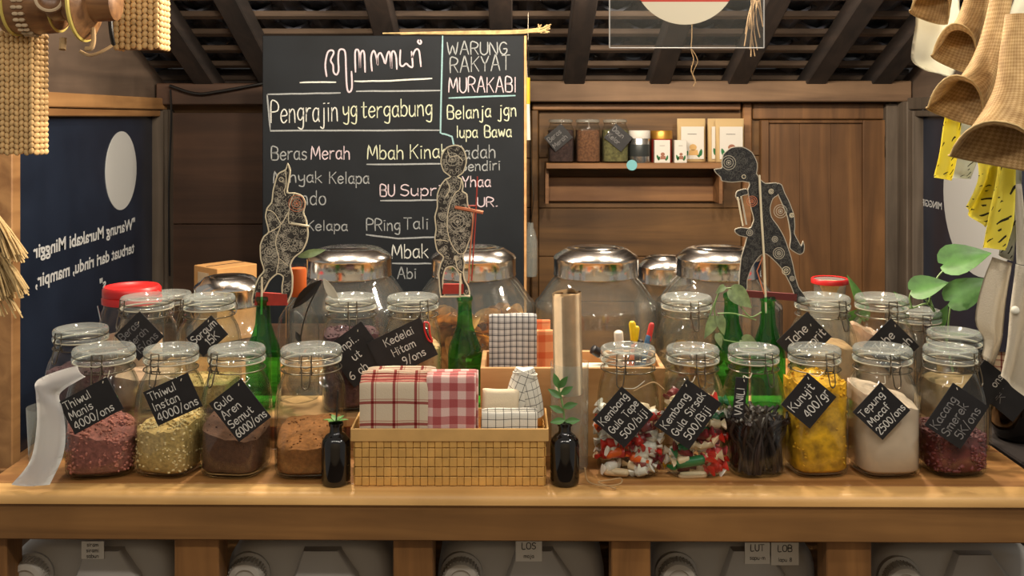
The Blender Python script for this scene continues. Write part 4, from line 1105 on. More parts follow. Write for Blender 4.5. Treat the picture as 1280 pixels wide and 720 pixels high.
puppet('large black shadow puppet striding, with a round head turned to the shelf', 1.795,
       [[(42, 95), (48, 60), (82, 32), (130, 28), (172, 52), (195, 100), (190, 150), (165, 182), (130, 178), (85, 182), (42, 176), (36, 160), (16, 142), (8, 126), (24, 122), (42, 118)],
        [(150, 150), (188, 140), (202, 162), (230, 185), (276, 182), (292, 205), (284, 235), (262, 252), (250, 290), (256, 330), (285, 370), (310, 415), (328, 465), (345, 520), (356, 575), (372, 630), (398, 665), (405, 695), (375, 702), (347, 690), (350, 660), (330, 610), (292, 545), (242, 496), (222, 488), (200, 504), (172, 545), (152, 600), (150, 642), (120, 647), (114, 620), (118, 560), (125, 500), (140, 450), (150, 412), (168, 370), (178, 340), (168, 300), (158, 250), (152, 215), (160, 190)],
        [(282, 184), (300, 192), (312, 225), (332, 265), (352, 320), (356, 372), (354, 400), (370, 432), (382, 452), (390, 432), (397, 455), (393, 482), (375, 492), (348, 478), (332, 462), (336, 420), (332, 380), (322, 330), (300, 275), (280, 230), (272, 202)],
        [(100, 240), (108, 218), (148, 208), (156, 232), (130, 240), (112, 262)],
        [(98, 382), (125, 374), (158, 378), (190, 360), (185, 420), (150, 418), (115, 410), (98, 396)]],
       (890, 175), 3.432, M['leather2'], M['parch'], 0.0015, plain('grey_ornament_paint', rgb(84, 82, 78), 0.7), 150,
       [(170, 262, 22, 'orange', 3), (252, 220, 10, 'cream', 2), (340, 322, 9, 'cream', 2), (70, 97, 30, 'parch', 3), (135, 157, 8, 'cream', 1), (160, 397, 13, 'parch', 2), (285, 485, 24, 'parch', 3), (316, 560, 17, 'cream', 2), (342, 593, 10, 'parch', 2), (268, 425, 12, 'parch', 2), (292, 305, 28, 'parch', 3)],
       [(140, 645), (362, 660), (360, 690), (142, 672)], M['maroon'],
       [([(200, 150), (208, 300), (220, 500), (230, 740)], 0.0022, 'cream'), ([(108, 244), (130, 368)], 0.0016, 'cream'), ([(122, 240), (145, 362)], 0.0016, 'parch'), ([(215, 500), (190, 560), (222, 660)], 0.0012, 'orange')], 5, (960, 376))

# ------------------------------------------------------------------ pale vine on the green bottles
t = thing('variegated_vine', 'pale leaved vine trailing over two green bottles', 'plant', P(915, 372, 1.775))
def L_(px, py, Y=1.765): return P(px, py, Y)-t.location
b = B()
for path in ([(900, 362), (915, 360), (925, 366)], [(900, 362), (893, 385), (897, 405), (905, 425)], [(900, 362), (888, 392), (884, 410)], [(925, 382), (938, 396), (952, 390)], [(897, 392), (918, 392), (945, 400)], [(905, 425), (925, 428), (940, 424)]):
    tube(b, smooth_path([L_(*p) for p in path], 5), 0.0011)
obj('vine_stem', b, M['stem'], t)
for (bx, by, tx, ty, L, w) in ((915, 362, 944, 388, 0.048, 0.034), (893, 398, 881, 424, 0.040, 0.020), (899, 396, 906, 420, 0.034, 0.018), (928, 425, 946, 436, 0.036, 0.030), (905, 358, 896, 366, 0.02, 0.012), (897, 418, 901, 432, 0.024, 0.014)):
    leaf('leaf', M['leaf3'], t, P(bx, by, 1.76), P(tx, ty, 1.755)-P(bx, by, 1.76), CAMV, L, w)

# pothos behind the ginger jars
PY = 1.93
t = thing('pothos_plant', 'green heart-leaved pothos plant in a clear pot beside the dark window', 'plant', (PX(1203, 1.97), 1.97, 0.8455))
b = B(); lathe(b, [(0.035, 0), (0.045, 0.006), (0.050, 0.11), (0.052, 0.12), (0.052, 0.126), (0.047, 0.126)], 32, cap1=False); obj('pot', b, M['dark_glass'], t, angle=70)
def L_(px, py, Y=PY): return P(px, py, Y)-t.location
b = B()
for path in ([(1183, 425), (1172, 395), (1160, 380), (1140, 385), (1131, 383)], [(1180, 420), (1168, 390), (1162, 372)], [(1184, 425), (1186, 400), (1189, 378)], [(1168, 390), (1160, 378), (1152, 368)], [(1160, 382), (1170, 350), (1182, 336)], [(1140, 385), (1137, 372), (1141, 362)], [(1183, 425), (1188, 450), (1200, 500)]):
    tube(b, smooth_path([L_(*p) for p in path], 5), 0.0020)
obj('plant_stem', b, M['stem'], t)
for (bx, by, tx, ty, L, w, m) in ((1180, 330, 1228, 316, 0.088, 0.066, 'leaf'), (1188, 376, 1235, 350, 0.088, 0.062, 'leaf'), (1141, 363, 1180, 352, 0.066, 0.050, 'leaf'), (1170, 408, 1184, 384, 0.05, 0.026, 'leaf'), (1130, 383, 1118, 360, 0.04, 0.022, 'leaf2')):
    leaf('leaf', M[m], t, P(bx, by, PY-0.01), P(tx, ty, PY-0.03)-P(bx, by, PY-0.01), Vector((0.0, -1, 0.75)), L, w)
leaf('leaf', M['leaf2'], t, P(1081, 396, PY), P(1063, 336, PY)-P(1081, 396, PY), Vector((0.6, -1, 0)), 0.085, 0.032)
leaf('leaf', M['leaf2'], t, P(1062, 402, PY), P(1085, 384, PY)-P(1062, 402, PY), CAMV, 0.04, 0.03)

# red-lidded container behind the Jahe jar
t = thing('clear_container', 'small clear tub with a red rimmed lid behind the Jahe jar', 'tub', (PX(1037, 1.98), 1.98, CT))
b = B(); lathe(b, [(0.030, 0.0), (0.036, 0.004), (0.038, 0.20), (0.036, 0.203), (0.028, 0.206), (0.031, 0.240), (0.033, 0.243)], 32, cap1=False); obj('body', b, M['lidglass'], t, angle=60)
b = B(); lathe(b, [(0.034, 0.242), (0.036, 0.243), (0.036, 0.251), (0.034, 0.253), (0.031, 0.252)], 32, cap0=False, cap1=False); l_ = obj('lid_rim', b, M['redlid'], t, angle=50, label='red lid rim')
b = B(); lathe(b, [(0.0315, 0.2505), (0.001, 0.2505)], 32, cap0=False); obj('lid_panel', b, M['lidglass'], t)
b = B(); lathe(b, [(0.010, 0.215), (0.022, 0.246), (0.002, 0.2465)], 24); obj('cone', b, M['cracker'], t)

# ------------------------------------------------------------------ chalkboard
KY = 3.08
kb = thing('chalkboard', 'tall black chalkboard with chalk lists of makers and products, before the back wall', 'chalkboard', (PX(492, KY), KY, 0.0))
def K(px, py): return (PX(px, KY)-kb.location.x, PZ(py, KY))
x0, zt = K(328, 44.5); x1, _ = K(655, 44)
M['slate'] = plain('chalkboard_slate', rgb(21, 25, 30), 0.75, spec=0.25, var=0.30, scale=5)
b = B(); box(b, ((x0+x1)/2, 0.008, (zt+0.62)/2), (x1-x0, 0.016, zt-0.62), bev=0.002, seg=1); obj('board', b, M['slate'], kb, smooth=False)
b = B(); box(b, (x1+0.004, 0.012, (zt+0.62)/2), (0.008, 0.026, zt-0.62), bev=0.001, seg=1); obj('side_batten', b, M['pine'], kb, smooth=False)
for s in (x0+0.05, x1-0.05):
    b = B(); box(b, (s, 0.03, 0.7), (0.03, 0.03, 1.4), bev=0.002, seg=1); obj('leg', b, M['rafter'], kb, smooth=False)
chk = {'w': plain('board_chalk', rgb(186, 188, 184), 0.95, var=0.25, scale=250), 'p': plain('pink_chalk', rgb(182, 168, 176), 0.95, var=0.15, scale=200), 'y': plain('yellow_chalk', rgb(180, 185, 162), 0.95, var=0.15, scale=200),
       'c': plain('pale_blue_chalk', rgb(126, 160, 164), 0.95, var=0.15, scale=200), 'g': plain('grey_chalk', rgb(136, 140, 142), 0.95, var=0.2, scale=200)}
krr = random.Random(21)
def chalk(text, xa, xb, base, cap, col, slope=0.0, w=1.55):
    L = text_strokes(text)[1]; b = B(); kpx = KY/F
    def mp(u, v, LL):
        px = xa+(xb-xa)*u/L; py = base-cap*v/10+slope*(px-xa)
        return K(px, py)
    write(b, text, mp, w*kpx, 0.0, krr)
    return obj('chalk_lettering', b, chk[col], kb, smooth=False)
def chalkline(pts, col, w=2.0, name='chalk_line'):
    b = B(); q = []
    for a, c in zip(pts, pts[1:]):
        for i in range(6): q.append(K(a[0]+(c[0]-a[0])*i/6, a[1]+(c[1]-a[1])*i/6+krr.uniform(-.25, .25)))
    q.append(K(*pts[-1])); ribbon(b, q, w*KY/F, 0.0); return obj(name, b, chk[col], kb, smooth=False)
for a in [('WARUNG', 559, 634, 68, 15, 'g'), ('RAKYAT', 563, 637, 91, 18, 'g', -0.06), ('MURAKABI', 561, 645, 115, 18, 'p'), ('Belanja jgn', 559.5, 645, 149, 16, 'y', -0.05), ('lupa Bawa', 571, 639, 172, 14, 'y', -0.02),
          ('Wadah', 563, 619, 199, 16, 'g', -0.03), ('Sendiri', 576, 625, 214, 12, 'g', -0.04), ('Yhaa', 578, 613, 234, 13, 'p', -0.03), ('UR.', 597, 622, 258, 11, 'p'),
          ('Pengrajin', 339, 422, 153, 26, 'w', -0.02), ('yg', 429, 446, 147, 22, 'y'), ('tergabung', 452, 540, 147, 21, 'y', -0.03),
          ('Beras', 339.5, 383, 199.5, 16, 'g'), ('Merah', 389, 437, 199, 16, 'p'), ('Mbah', 459.5, 504, 199, 17, 'y'), ('Kinah', 513, 560, 198, 17, 'y', -0.02),
          ('Minyak', 342, 402, 228, 14, 'g'), ('Kelapa', 412, 461, 229, 14, 'g'), ('ndo', 377, 407, 256, 17, 'g'), ('Kelapa', 384, 434, 288, 12, 'g'),
          ('BU', 475.5, 493, 245, 14, 'p'), ('Supri', 501, 551, 245, 14, 'p', -0.02), ('PRing', 458.5, 500, 288, 14, 'g'), ('Tali', 505, 535, 286, 14, 'g'), ('Mbak', 490, 535, 323, 17, 'w', -0.02), ('Abi', 497, 520, 348, 13, 'g')]:
    chalk(*a)
def Zp(p, s=3.6, o=(320, 30)): return (o[0]+p[0]/s, o[1]+p[1]/s)
for st in ([(318, 235), (312, 185), (322, 130), (340, 118), (350, 130), (336, 163), (347, 185), (349, 215), (362, 228), (372, 208), (370, 160), (374, 120), (390, 114), (402, 130), (405, 200), (408, 270), (413, 300), (422, 306), (432, 285), (430, 215)],
           [(448, 215), (446, 130), (455, 115), (464, 130), (468, 200), (470, 140), (480, 120), (488, 138), (491, 215)], [(522, 210), (518, 150), (530, 120), (542, 150), (547, 185), (548, 145), (560, 130), (572, 152), (582, 178), (590, 140), (600, 124), (606, 160), (609, 200), (611, 132), (622, 124), (631, 150), (634, 202)],
           [(650, 118), (648, 178), (660, 190), (676, 178), (690, 190), (705, 190), (700, 125)], [(702, 150), (718, 116), (734, 122), (742, 190)], [(735, 70), (728, 80), (738, 90), (744, 80), (735, 70)]):
    b = B(); ribbon(b, [K(*Zp((x, y))) for x, y in soft(st, 4)], 2.1*KY/F); obj('chalk_script', b, chk['p'], kb, smooth=False)
for pts, c in (([(200, 263), (358, 262)], 'w'), ([(445, 258), (600, 256), (790, 245)], 'w'), ([(453, 303), (830, 299)], 'g'), ([(50, 317), (378, 310)], 'g'), ([(50, 317), (65, 480), (825, 478)], 'g'), ([(840, 55), (834, 300), (830, 490), (882, 506), (890, 545)], 'c'), ([(870, 333), (1165, 322)], 'c'), ([(500, 632), (850, 629)], 'g')):
    chalkline([Zp(p) for p in pts], c)
for pts, c in (([(562, 255), (830, 252)], 'g'), ([(497, 408), (640, 425), (815, 418)], 'g'), ([(610, 537), (790, 538)], 'g')):
    chalkline([Zp(p, 3.6, (320, 180)) for p in pts], c)
# a stick of straw on the top edge
t = thing('straw_bundle', 'thin bundle of dry straw lying along the top of the chalkboard', 'straw', P(590, 41, KY+0.01))
b = B(); rr = random.Random(2)
for k in range(16):
    a = P(475+rr.uniform(0, 40), 43.0-rr.uniform(0, 1.4), KY+0.004+rr.uniform(0, 0.012))-t.location; c = P(672+rr.uniform(0, 17), 38-rr.uniform(-3, 8), KY-0.01+rr.uniform(0, 0.02))-t.location
    mpt = P(655, 41.5-rr.uniform(0, 4), KY+rr.uniform(0, 0.012))-t.location
    tube(b, smooth_path([a, mpt, c], 4), 0.0022, 5)
obj('straw', b, M['straw'], t)
t = thing('marker_pen', 'yellow and white marker pen hanging beside the chalkboard edge', 'pen', P(659, 135, 3.13))
b = B(); tube(b, [P(659, 97, 3.13)-t.location, P(659, 130, 3.13)-t.location], 0.009, 12); obj('cap', b, plain('yellow_plastic', rgb(206, 176, 44), 0.4), t, label='yellow cap')
b = B(); tube(b, [P(659, 130, 3.13)-t.location, P(660, 175, 3.13)-t.location], 0.008, 12); obj('barrel', b, M['whitecloth'], t)
b = B(); tube(b, [P(659, 97, 3.13)-t.location, P(657, 60, 3.10)-t.location], 0.0012, 5); obj('string', b, M['string'], t)
t = thing('clear_plastic_bottle', 'slim clear bottle hanging behind the edge of the chalkboard', 'bottle', P(663, 345, 3.16))
b = B(); lathe(b, [(0.020, 0), (0.023, 0.01), (0.023, 0.11), (0.016, 0.14), (0.010, 0.155), (0.010, 0.17)], 24, cap1=False); obj('body', b, M['lidglass'], t, angle=70)
b = B(); tube(b, smooth_path([(0, 0, 0.165), (0.01, 0, 0.25), (0.004, 0.02, 0.34), (-0.006, 0.02, 0.72), (-0.006, 0.02, roofz(3.18)-0.03-t.location.z)], 5), 0.0015, 5); obj('cord', b, M['wire'], t)

# ------------------------------------------------------------------ wall shelf and its goods
SY = 3.60
t = thing('wall_shelf', 'wooden wall shelf carrying jars and white pouches beside the chalkboard', 'shelf', (PX(792, SY), 3.72, PZ(206, SY)))
b = B(); box(b, (0, -0.085, -0.002), (PX(903, SY)-PX(683, SY), 0.17, 0.020), bev=0.002, seg=1); obj('shelf_board', b, M['shelf'], t, smooth=False)
for s in (-1, 1):
    b = B(); x = s*(PX(903, SY)-PX(683, SY))/2*0.985; prism(b, [(x-0.006, -0.012), (x+0.006, -0.012), (x+0.006, -0.14), (x-0.006, -0.14)], -0.13, 0.0); obj('bracket', b, M['shelf'], t, smooth=False)
SZ = PZ(206, SY)+0.008
o = B(); bmesh.ops.create_circle(o, cap_ends=True, segments=32, radius=0.019, matrix=Matrix.Rotation(PI/2, 4, 'X'))
r_ = bmesh.ops.extrude_face_region(o, geom=o.faces[:]); bmesh.ops.translate(o, verts=[v for v in r_['geom'] if isinstance(v, bmesh.types.BMVert)], vec=(0, 0.0012, 0))
o = obj('round_sticker', o, M['teal'], None, loc=(PX(790, 3.545), 3.5485, PZ(206.5, 3.545))); tag(o, 'round pale blue sticker on the shelf edge', 'sticker')

for px, w, cm_, lab, lines, ang in ((701, 1.0, rgb(62, 46, 44), 'dark jar with a black tag at the chalkboard end of the wall shelf', ['Beras', 'Merah'], 40), (735, 0.95, rgb(104, 70, 48), 'brown spice jar without a tag between two tagged jars on the shelf', None, 0), (769, 1.02, rgb(96, 92, 58), 'olive herb jar with a black tag beside the silver tin', ['Daun', 'Kelor'], -40)):
    j = thing('spice_jar', lab, 'jar', (PX(px, SY), SY+0.01, SZ), 0, 'jars on the wall shelf')
    b = B(); lathe(b, [(0.040, 0, 4), (0.0475*w, 0.004, 4), (0.0475*w, 0.115, 4), (0.043, 0.132, 3), (0.039, 0.140, 2), (0.039, 0.146, 2)], 36, cap1=False); obj('body', b, M['glass'], j, angle=80)
    b = B(); lathe(b, [(0.040, 0.145), (0.044, 0.147), (0.044, 0.152), (0.042, 0.156), (0.036, 0.158), (0.001, 0.158)], 32, cap0=False); obj('lid', b, M['lidglass'], j, angle=60)
    b = B(); tube(b, circle((0, 0, 0.142), 0.0415, 30), 0.0009, 5, True); tube(b, [(-0.02, -0.044, 0.148), (0.02, -0.044, 0.148)], 0.0011); tube(b, [(0, -0.045, 0.158), (0, -0.046, 0.125)], 0.0011); obj('wire_clasp', b, M['chrome'], j)
    b = B(); lathe(b, [(0.038, 0.003, 4), (0.0455*w, 0.006, 4), (0.0455*w, 0.118, 4), (0.02, 0.121, 3), (0.001, 0.121)], 36)
    o = obj('dried_spice', b, plain('spice', cm_, 0.95, var=0.4, scale=120, bumpy=0.002), None, loc=j.location, angle=60); tag(o, 'dried spice filling the '+lab, 'spice', None, 'stuff')
    if lines:
        C = (px-3 if ang > 0 else px+4, 172); k = SY/F
        price_tag(j, SY-0.043, C, ang, 28, 23, lines, 6, 'chalkgrey')
# silver tin, gold tin
t = thing('silver_tin', 'round silver tin with a dark label on the wall shelf', 'tin', (PX(799, SY), SY-0.01, SZ))
b = B(); lathe(b, [(0.036, 0), (0.037, 0.002), (0.037, 0.088), (0.036, 0.09)], 36); obj('body', b, M['silver'], t)
b = B(); lathe(b, [(0.0375, 0.024), (0.0378, 0.025), (0.0378, 0.066), (0.0375, 0.067)], 36, cap0=False, cap1=False); obj('label_band', b, plain('dark_foil', rgb(62, 66, 66), 0.35, 0.4), t)
b = B(); lathe(b, [(0.0385, 0.088), (0.039, 0.089), (0.039, 0.114), (0.037, 0.117), (0.001, 0.117)], 36); obj('lid', b, M['label'], t)
t = thing('gold_tin', 'gold topped tin behind the small white box on the shelf', 'tin', (PX(827, SY+0.03), SY+0.035, SZ))
b = B(); lathe(b, [(0.037, 0), (0.038, 0.002), (0.038, 0.088)], 36); obj('body', b, M['redpaint'], t)
b = B(); lathe(b, [(0.040, 0.086), (0.040, 0.112), (0.038, 0.116), (0.001, 0.116)], 36); obj('lid', b, M['gold'], t)
def art(parent, x0, z0, w, h, y, scoop='brownprint'):
    """white label, two green leaves and a round picture printed on a pack"""
    b = B(); prism(b, [(x0, z0), (x0+w, z0), (x0+w, z0+h), (x0, z0+h)], y-0.0006, y); lb = obj('printed_label', b, M['label'], parent, smooth=False)
    b = B()
    for (cx, cz, a, L) in ((0.14, 0.22, 1.9, 0.30), (0.24, 0.16, 1.2, 0.26), (0.86, 0.20, 1.35, 0.28), (0.74, 0.12, 2.2, 0.2)):
        pts = []
        for i in range(14):
            q = 2*PI*i/14; u = math.cos(q)*L*0.5*h*0.8; v = math.sin(q)*L*0.22*h*0.8*(1-0.3*math.cos(q))
            pts.append((x0+cx*w+u*math.cos(a)-v*math.sin(a), z0+cz*h+u*math.sin(a)+v*math.cos(a)))
        pts = [(min(max(p, x0), x0+w), min(max(q, z0), z0+h)) for p, q in pts]
        prism(b, pts, y-0.0014, y-0.0006)
    obj('leaf_print', b, M['leafprint'], lb, smooth=False)
    b = B(); cx, cz = x0+w*0.52, z0+h*0.36; prism(b, [(cx+w*0.16*math.cos(2*PI*i/18), cz+w*0.14*math.sin(2*PI*i/18)) for i in range(18)], y-0.0018, y-0.0006)
    prism(b, [(cx-w*0.20, cz-h*0.24), (cx+w*0.24, cz-h*0.24), (cx+w*0.20, cz-h*0.08), (cx-w*0.16, cz-h*0.08)], y-0.0018, y-0.0006)
    obj('food_print', b, M[scoop], lb, smooth=False)
    b = B(); prism(b, [(x0+w*0.28, z0+h*0.76), (x0+w*0.68, z0+h*0.76), (x0+w*0.68, z0+h*0.775), (x0+w*0.28, z0+h*0.775)], y-0.0012, y-0.0006); obj('print_line', b, M['ink'], lb, smooth=False)
for px, Y_, lab, w, h in ((828, SY-0.02, 'small white carton with green leaf print in front of the gold tin', 0.056, 0.082), (851, SY-0.02, 'small white carton beside the kraft pouch on the shelf', 0.044, 0.082)):
    t = thing('small_carton', lab, 'box', (PX(px, Y_), Y_, SZ))
    b = B(); box(b, (0, 0.014, h/2), (w, 0.028, h), bev=0.001, seg=1); obj('carton', b, M['label'], t, smooth=False)
    art(t, -w*0.42, 0.004, w*0.84, h*0.92, -0.0006)
for px, Y_, lab, g in ((864, SY+0.055, 'standing kraft pouch with a white label beside the small cartons', 0), (902, SY+0.060, 'kraft pouch standing behind another at the door end of the shelf', 1), (912, SY+0.025, 'kraft pouch overlapping another, partly behind the black puppet head', 1)):
    t = thing('kraft_pouch', lab, 'pouch', (PX(px, Y_), Y_, SZ)); w, h = 0.104, 0.160
    b = B()
    loft(b, [[Vector((x, y, z)) for x, y in ring_pts(w/2*s, th, 2.6, 28)] for (z, th, s) in ((0, 0.022, 0.97), (0.004, 0.026, 1.0), (h*0.4, 0.020, 1.0), (h*0.8, 0.006, 1.0), (h*0.9, 0.0015, 1.0), (h, 0.0015, 0.99))])
    obj('bag', b, M['kraft'] if False else plain('tan_pouch', rgb(196, 168, 120), 0.7), t, angle=60)
    art(t, -w*0.40, 0.012, w*0.80, h*0.74, -0.0265, 'tanprint' if not g else 'brownprint')

# cardboard box
t = thing('cardboard_box', 'plain brown cardboard box behind the chrome-lidded jar in the corner', 'box', (-0.7795, 2.70, PZ(430, 2.62)), math.radians(50))
z = PZ(336, 2.62)-t.location.z
b = B(); box(b, (0, 0, z/2), (0.125, 0.110, z), bev=0.0015, seg=1); obj('carton', b, M['cardboard'], t, smooth=False)
b = B(); box(b, (-0.0628, 0.01, z*0.72), (0.0006, 0.05, z*0.40)); obj('paper_label', b, M['kraft'], t, smooth=False)
b = B(); box(b, (0, 0, z+0.0008), (0.120, 0.0012, 0.0012)); obj('flap_seam', b, M['rafter'], t, smooth=False)
# low cupboard the box stands on, hidden behind the jars
o = B(); box(o, (0, 0, t.location.z/2-0.0005), (0.6, 0.34, t.location.z-0.001), bev=0.004, seg=1); o = obj('low_cabinet', o, M['wall_dark'], None, loc=(-0.78, 2.72, 0), smooth=False); tag(o, 'low brown cabinet under the cardboard box', 'cabinet')

# ------------------------------------------------------------------ pine box with gingham cloths and pens, behind the basket
gb = thing('pine_box', 'shallow open pine box behind the basket, holding gingham cloths and pens', 'box', (PX(715, 1.70), 1.70, CT))
bw = PX(832, 1.70)-PX(604, 1.70); bh = 0.150; bd = 0.12; y0 = -0.02
for nm, c, s in (('front_board', (0, y0, bh/2), (bw, 0.008, bh)), ('back_board', (0, y0+bd, bh/2), (bw, 0.008, bh)), ('side_board', (-bw/2+0.004, y0+bd/2, bh/2), (0.008, bd-0.008, bh)), ('side_board', (bw/2-0.004, y0+bd/2, bh/2), (0.008, bd-0.008, bh)), ('bottom_board', (0, y0+bd/2, 0.094), (bw-0.016, bd-0.008, 0.006))):
    b = B(); box(b, c, s, bev=0.001, seg=1); obj(nm, b, M['pine'], gb, smooth=False)
GBZ = CT+0.097

def folded_cloth(name, label, c, w, h, t, m, rot=(0, 0, 0), layers=4, seed=1, grp=None, puff=0.15):
    """a cloth folded into a standing pad: rounded fold on top, layered edges"""
    rr = random.Random(seed); r = thing(name, label, 'napkin', c, 0, grp); r.rotation_euler = rot
    for L in range(layers):
        b = B(); uvl = b.loops.layers.uv.new('UVMap')
        lt = t/layers; yc = -t/2+lt*(L+0.5); hh = h*(1-0.02*rr.random()-0.012*abs(L-1)); ww = w*(1-0.02*rr.random()); NX = 14
        prof = []
        n = 10
        prof += [(-lt*0.46, hh*i/n*0.92) for i in range(n)]
        for i in range(7):
            a = PI-PI*i/6; prof.append((lt*0.48*math.cos(a), hh*0.92+hh*0.08*math.sin(a)))
        prof += [(lt*0.46, hh*0.92*(1-i/n)) for i in range(1, n+1)]
        arc = [0]
        for p, q in zip(prof, prof[1:]): arc.append(arc[-1]+math.hypot(q[0]-p[0], q[1]-p[1]))
        V = []
        for i in range(NX+1):
            x = -ww/2+ww*i/NX; col = []
            e = min(1, min(i, NX-i)/1.5+0.55)
            for (py, pz) in prof:
                nz = noise.noise(Vector((x*25+seed*7, pz*20, L*5.0)))
                col.append(b.verts.new((x, yc+py*e*(1+puff*nz)+0.0012*nz, pz*(1-0.02*(1-e))+0.0018*nz)))
            V.append(col)
        m0 = rr.uniform(0, 0.02)
        for i in range(NX):
            for k in range(len(prof)-1):
                f = b.faces.new((V[i][k], V[i+1][k], V[i+1][k+1], V[i][k+1]))
                us = [(i, k), (i+1, k), (i+1, k+1), (i, k+1)]
                for lp, (a, q) in zip(f.loops, us): lp[uvl].uv = (ww*a/NX+m0*0, arc[q])
            b.faces.new((V[i][0], V[i][-1], V[i+1][-1], V[i+1][0]))
        b.faces.new(V[0]); b.faces.new(V[-1][::-1])
        obj('folded_layer', b, m, r, angle=70)
    return r
red_cloth = cloth_mat('red_windowpane_cloth', rgb(206, 190, 166), [(0.034, 0.0045, 0.012, rgb(168, 40, 62), 0.85), (0.034, 0.0016, 0.0055, rgb(190, 90, 90), 0.5)])
pink_cloth = cloth_mat('pink_check_cloth', rgb(222, 190, 182), [(0.026, 0.013, 0.0, rgb(204, 112, 122), 0.7)])
bw_cloth = cloth_mat('grey_windowpane_cloth', rgb(222, 218, 206), [(0.0125, 0.0012, 0.004, rgb(60, 62, 66), 0.75)])
gw_cloth = cloth_mat('gingham_cloth', rgb(206, 204, 200), [(0.0105, 0.0016, 0.002, rgb(60, 62, 72), 0.7), (0.0105, 0.0045, 0.002, rgb(150, 154, 164), 0.35)])
or_cloth = cloth_mat('orange_cloth', rgb(226, 158, 112), [(0.03, 0.012, 0.0, rgb(226, 130, 90), 0.5)])
cr_cloth = cloth_mat('cream_cloth', rgb(222, 206, 178), [])
folded_cloth('checked_napkin', 'white and black gingham napkin standing in the pine box', (PX(641, 1.70), 1.735, GBZ), PX(672, 1.70)-PX(611, 1.70), PZ(395, 1.70)-GBZ, 0.020, gw_cloth, (0.06, 0, 0.02), 2, 3)
for k, (px, w, py) in enumerate(((672, 34, 402), (676, 34, 413))):
    folded_cloth('orange_napkin', ['orange napkin standing behind the gingham napkin', 'lower orange napkin beside the paper roll in the pine box'][k], (PX(px, 1.74), 1.772-0.012*k, GBZ), w*1.74/F, PZ(py, 1.74)-GBZ, 0.010, or_cloth, (0.03, 0, 0.0), 1, 8+k)
# pens and small things in the box
pen_cols = {'yellow': rgb(226, 190, 24), 'black': rgb(24, 22, 26), 'orange': rgb(214, 110, 44), 'blue': rgb(70, 110, 150), 'red': rgb(200, 60, 56), 'white': rgb(206, 196, 180)}
for c, body, px0, py0, px1, py1, r, lab in (('yellow', 'black', 795, 445, 790, 402, 0.0055, 'black pen with a yellow cap in the pine box'), ('yellow', 'orange', 791, 445, 796, 408, 0.0050, 'orange pen with a yellow cap beside the black one'), ('black', 'black', 802, 445, 800, 425, 0.0045, 'short black pen between the yellow and blue pens'),
                                  ('red', 'blue', 806, 445, 815, 404, 0.0045, 'blue pen with a red cap in the pine box'), ('blue', 'blue', 803, 448, 811, 419, 0.0040, 'plain blue pen in the pine box'), ('white', 'white', 775, 445, 773, 414, 0.0072, 'thick white pen in the pine box'), ('black', 'white', 758, 447, 740, 436, 0.0075, 'tipped over white marker with a dark cap in the pine box')):
    A, Z_ = P(px0, py0, 1.745), P(px1, py1, 1.735); t = thing('pen', lab, 'pen', A); d_ = Z_-A
    A2 = A-d_.normalized()*max(0.0, (A.z-GBZ-0.001)/max(d_.normalized().z, 0.3)) if abs(d_.z) > abs(d_.x) else A
    b = B(); tube(b, [A2-A, d_*0.5], r, 12); obj('barrel', b, plain(body+'_pen', pen_cols[body], 0.4), t, angle=50)
    b = B(); tube(b, [d_*0.48, d_*0.95, d_], r*1.15, 12, radii=[r*1.15, r*1.1, r*0.7]); obj('cap', b, plain(c+'_cap', pen_cols[c], 0.4), t, angle=50)
o = B(); box(o, (0, 0, 0.022), (0.05, 0.03, 0.044), bev=0.002); o = obj('paper_block', o, M['whitecloth'], None, loc=(PX(746, 1.74), 1.735, GBZ)); tag(o, 'white paper block in the pine box under the dark cap', 'paper')
o.location.x = PX(742, 1.735); o.location.z = GBZ

# paper roll in a tall glass
t = thing('tall_glass', 'tall clear glass holding the rolled kraft paper', 'glass', (PX(712, 1.615), 1.615, CT))
b = B(); lathe(b, [(0.024, 0), (0.028, 0.002), (0.030, 0.010), (0.031, 0.175)], 36, cap1=False); obj('body', b, M['lidglass'], t, angle=70)
b = B(); pts = []; 
x0r, zb_, zt_ = PX(711, 1.61), CT+0.125, PZ(367, 1.61)
rings = []
n = 60
A = []; Cc = []
for i in range(n+1):
    a = 0.9+4.3*PI*i/n; r = 0.0245-0.0035*i/n
    A.append(Vector((r*math.cos(a), r*math.sin(a), 0.0))); Cc.append(Vector((r*math.cos(a), r*math.sin(a), zt_-zb_+0.0025*math.sin(a*1.3))))
loft(b, [A, Cc], False, False, closed=False)
bmesh.ops.solidify(b, geom=b.faces[:], thickness=0.0009)
o = obj('paper_roll', b, M['kraft'], None, loc=(x0r, 1.615, zb_), rot=(0, math.radians(-1.0), 0), angle=60); tag(o, 'rolled sheet of brown kraft paper standing in the tall glass', 'paper roll')
b = B()

# ------------------------------------------------------------------ bamboo basket with napkins
BYF = 1.545; bx0, bx1 = PX(441, BYF), PX(683, BYF); bw = bx1-bx0; bh = PZ(535, BYF)-CT; bd = 0.105
bk = thing('bamboo_basket', 'low woven bamboo basket full of checked napkins', 'basket', ((bx0+bx1)/2, BYF, CT))
def weave(b, w, h, fn, nu, nv):
    cu, cv = w/nu, h/nv
    for i in range(nu):
        for k in range(nv):
            over = (i+k) % 2
            u = (i+0.5)*cu-w/2; v = (k+0.5)*cv
            fn(b, u, v, cu*0.95, cv*0.93, 0.0006 if over else -0.0004)
def front(b, u, v, su, sv, d): box(b, (u, -0.001-d, v), (su, 0.0018, sv), bev=0.0006, seg=1)
def side(sx):
    def f(b, u, v, su, sv, d): box(b, (sx*(bw/2-0.002+d), bd/2+u, v), (0.0018, su, sv), bev=0.0006, seg=1)
    return f
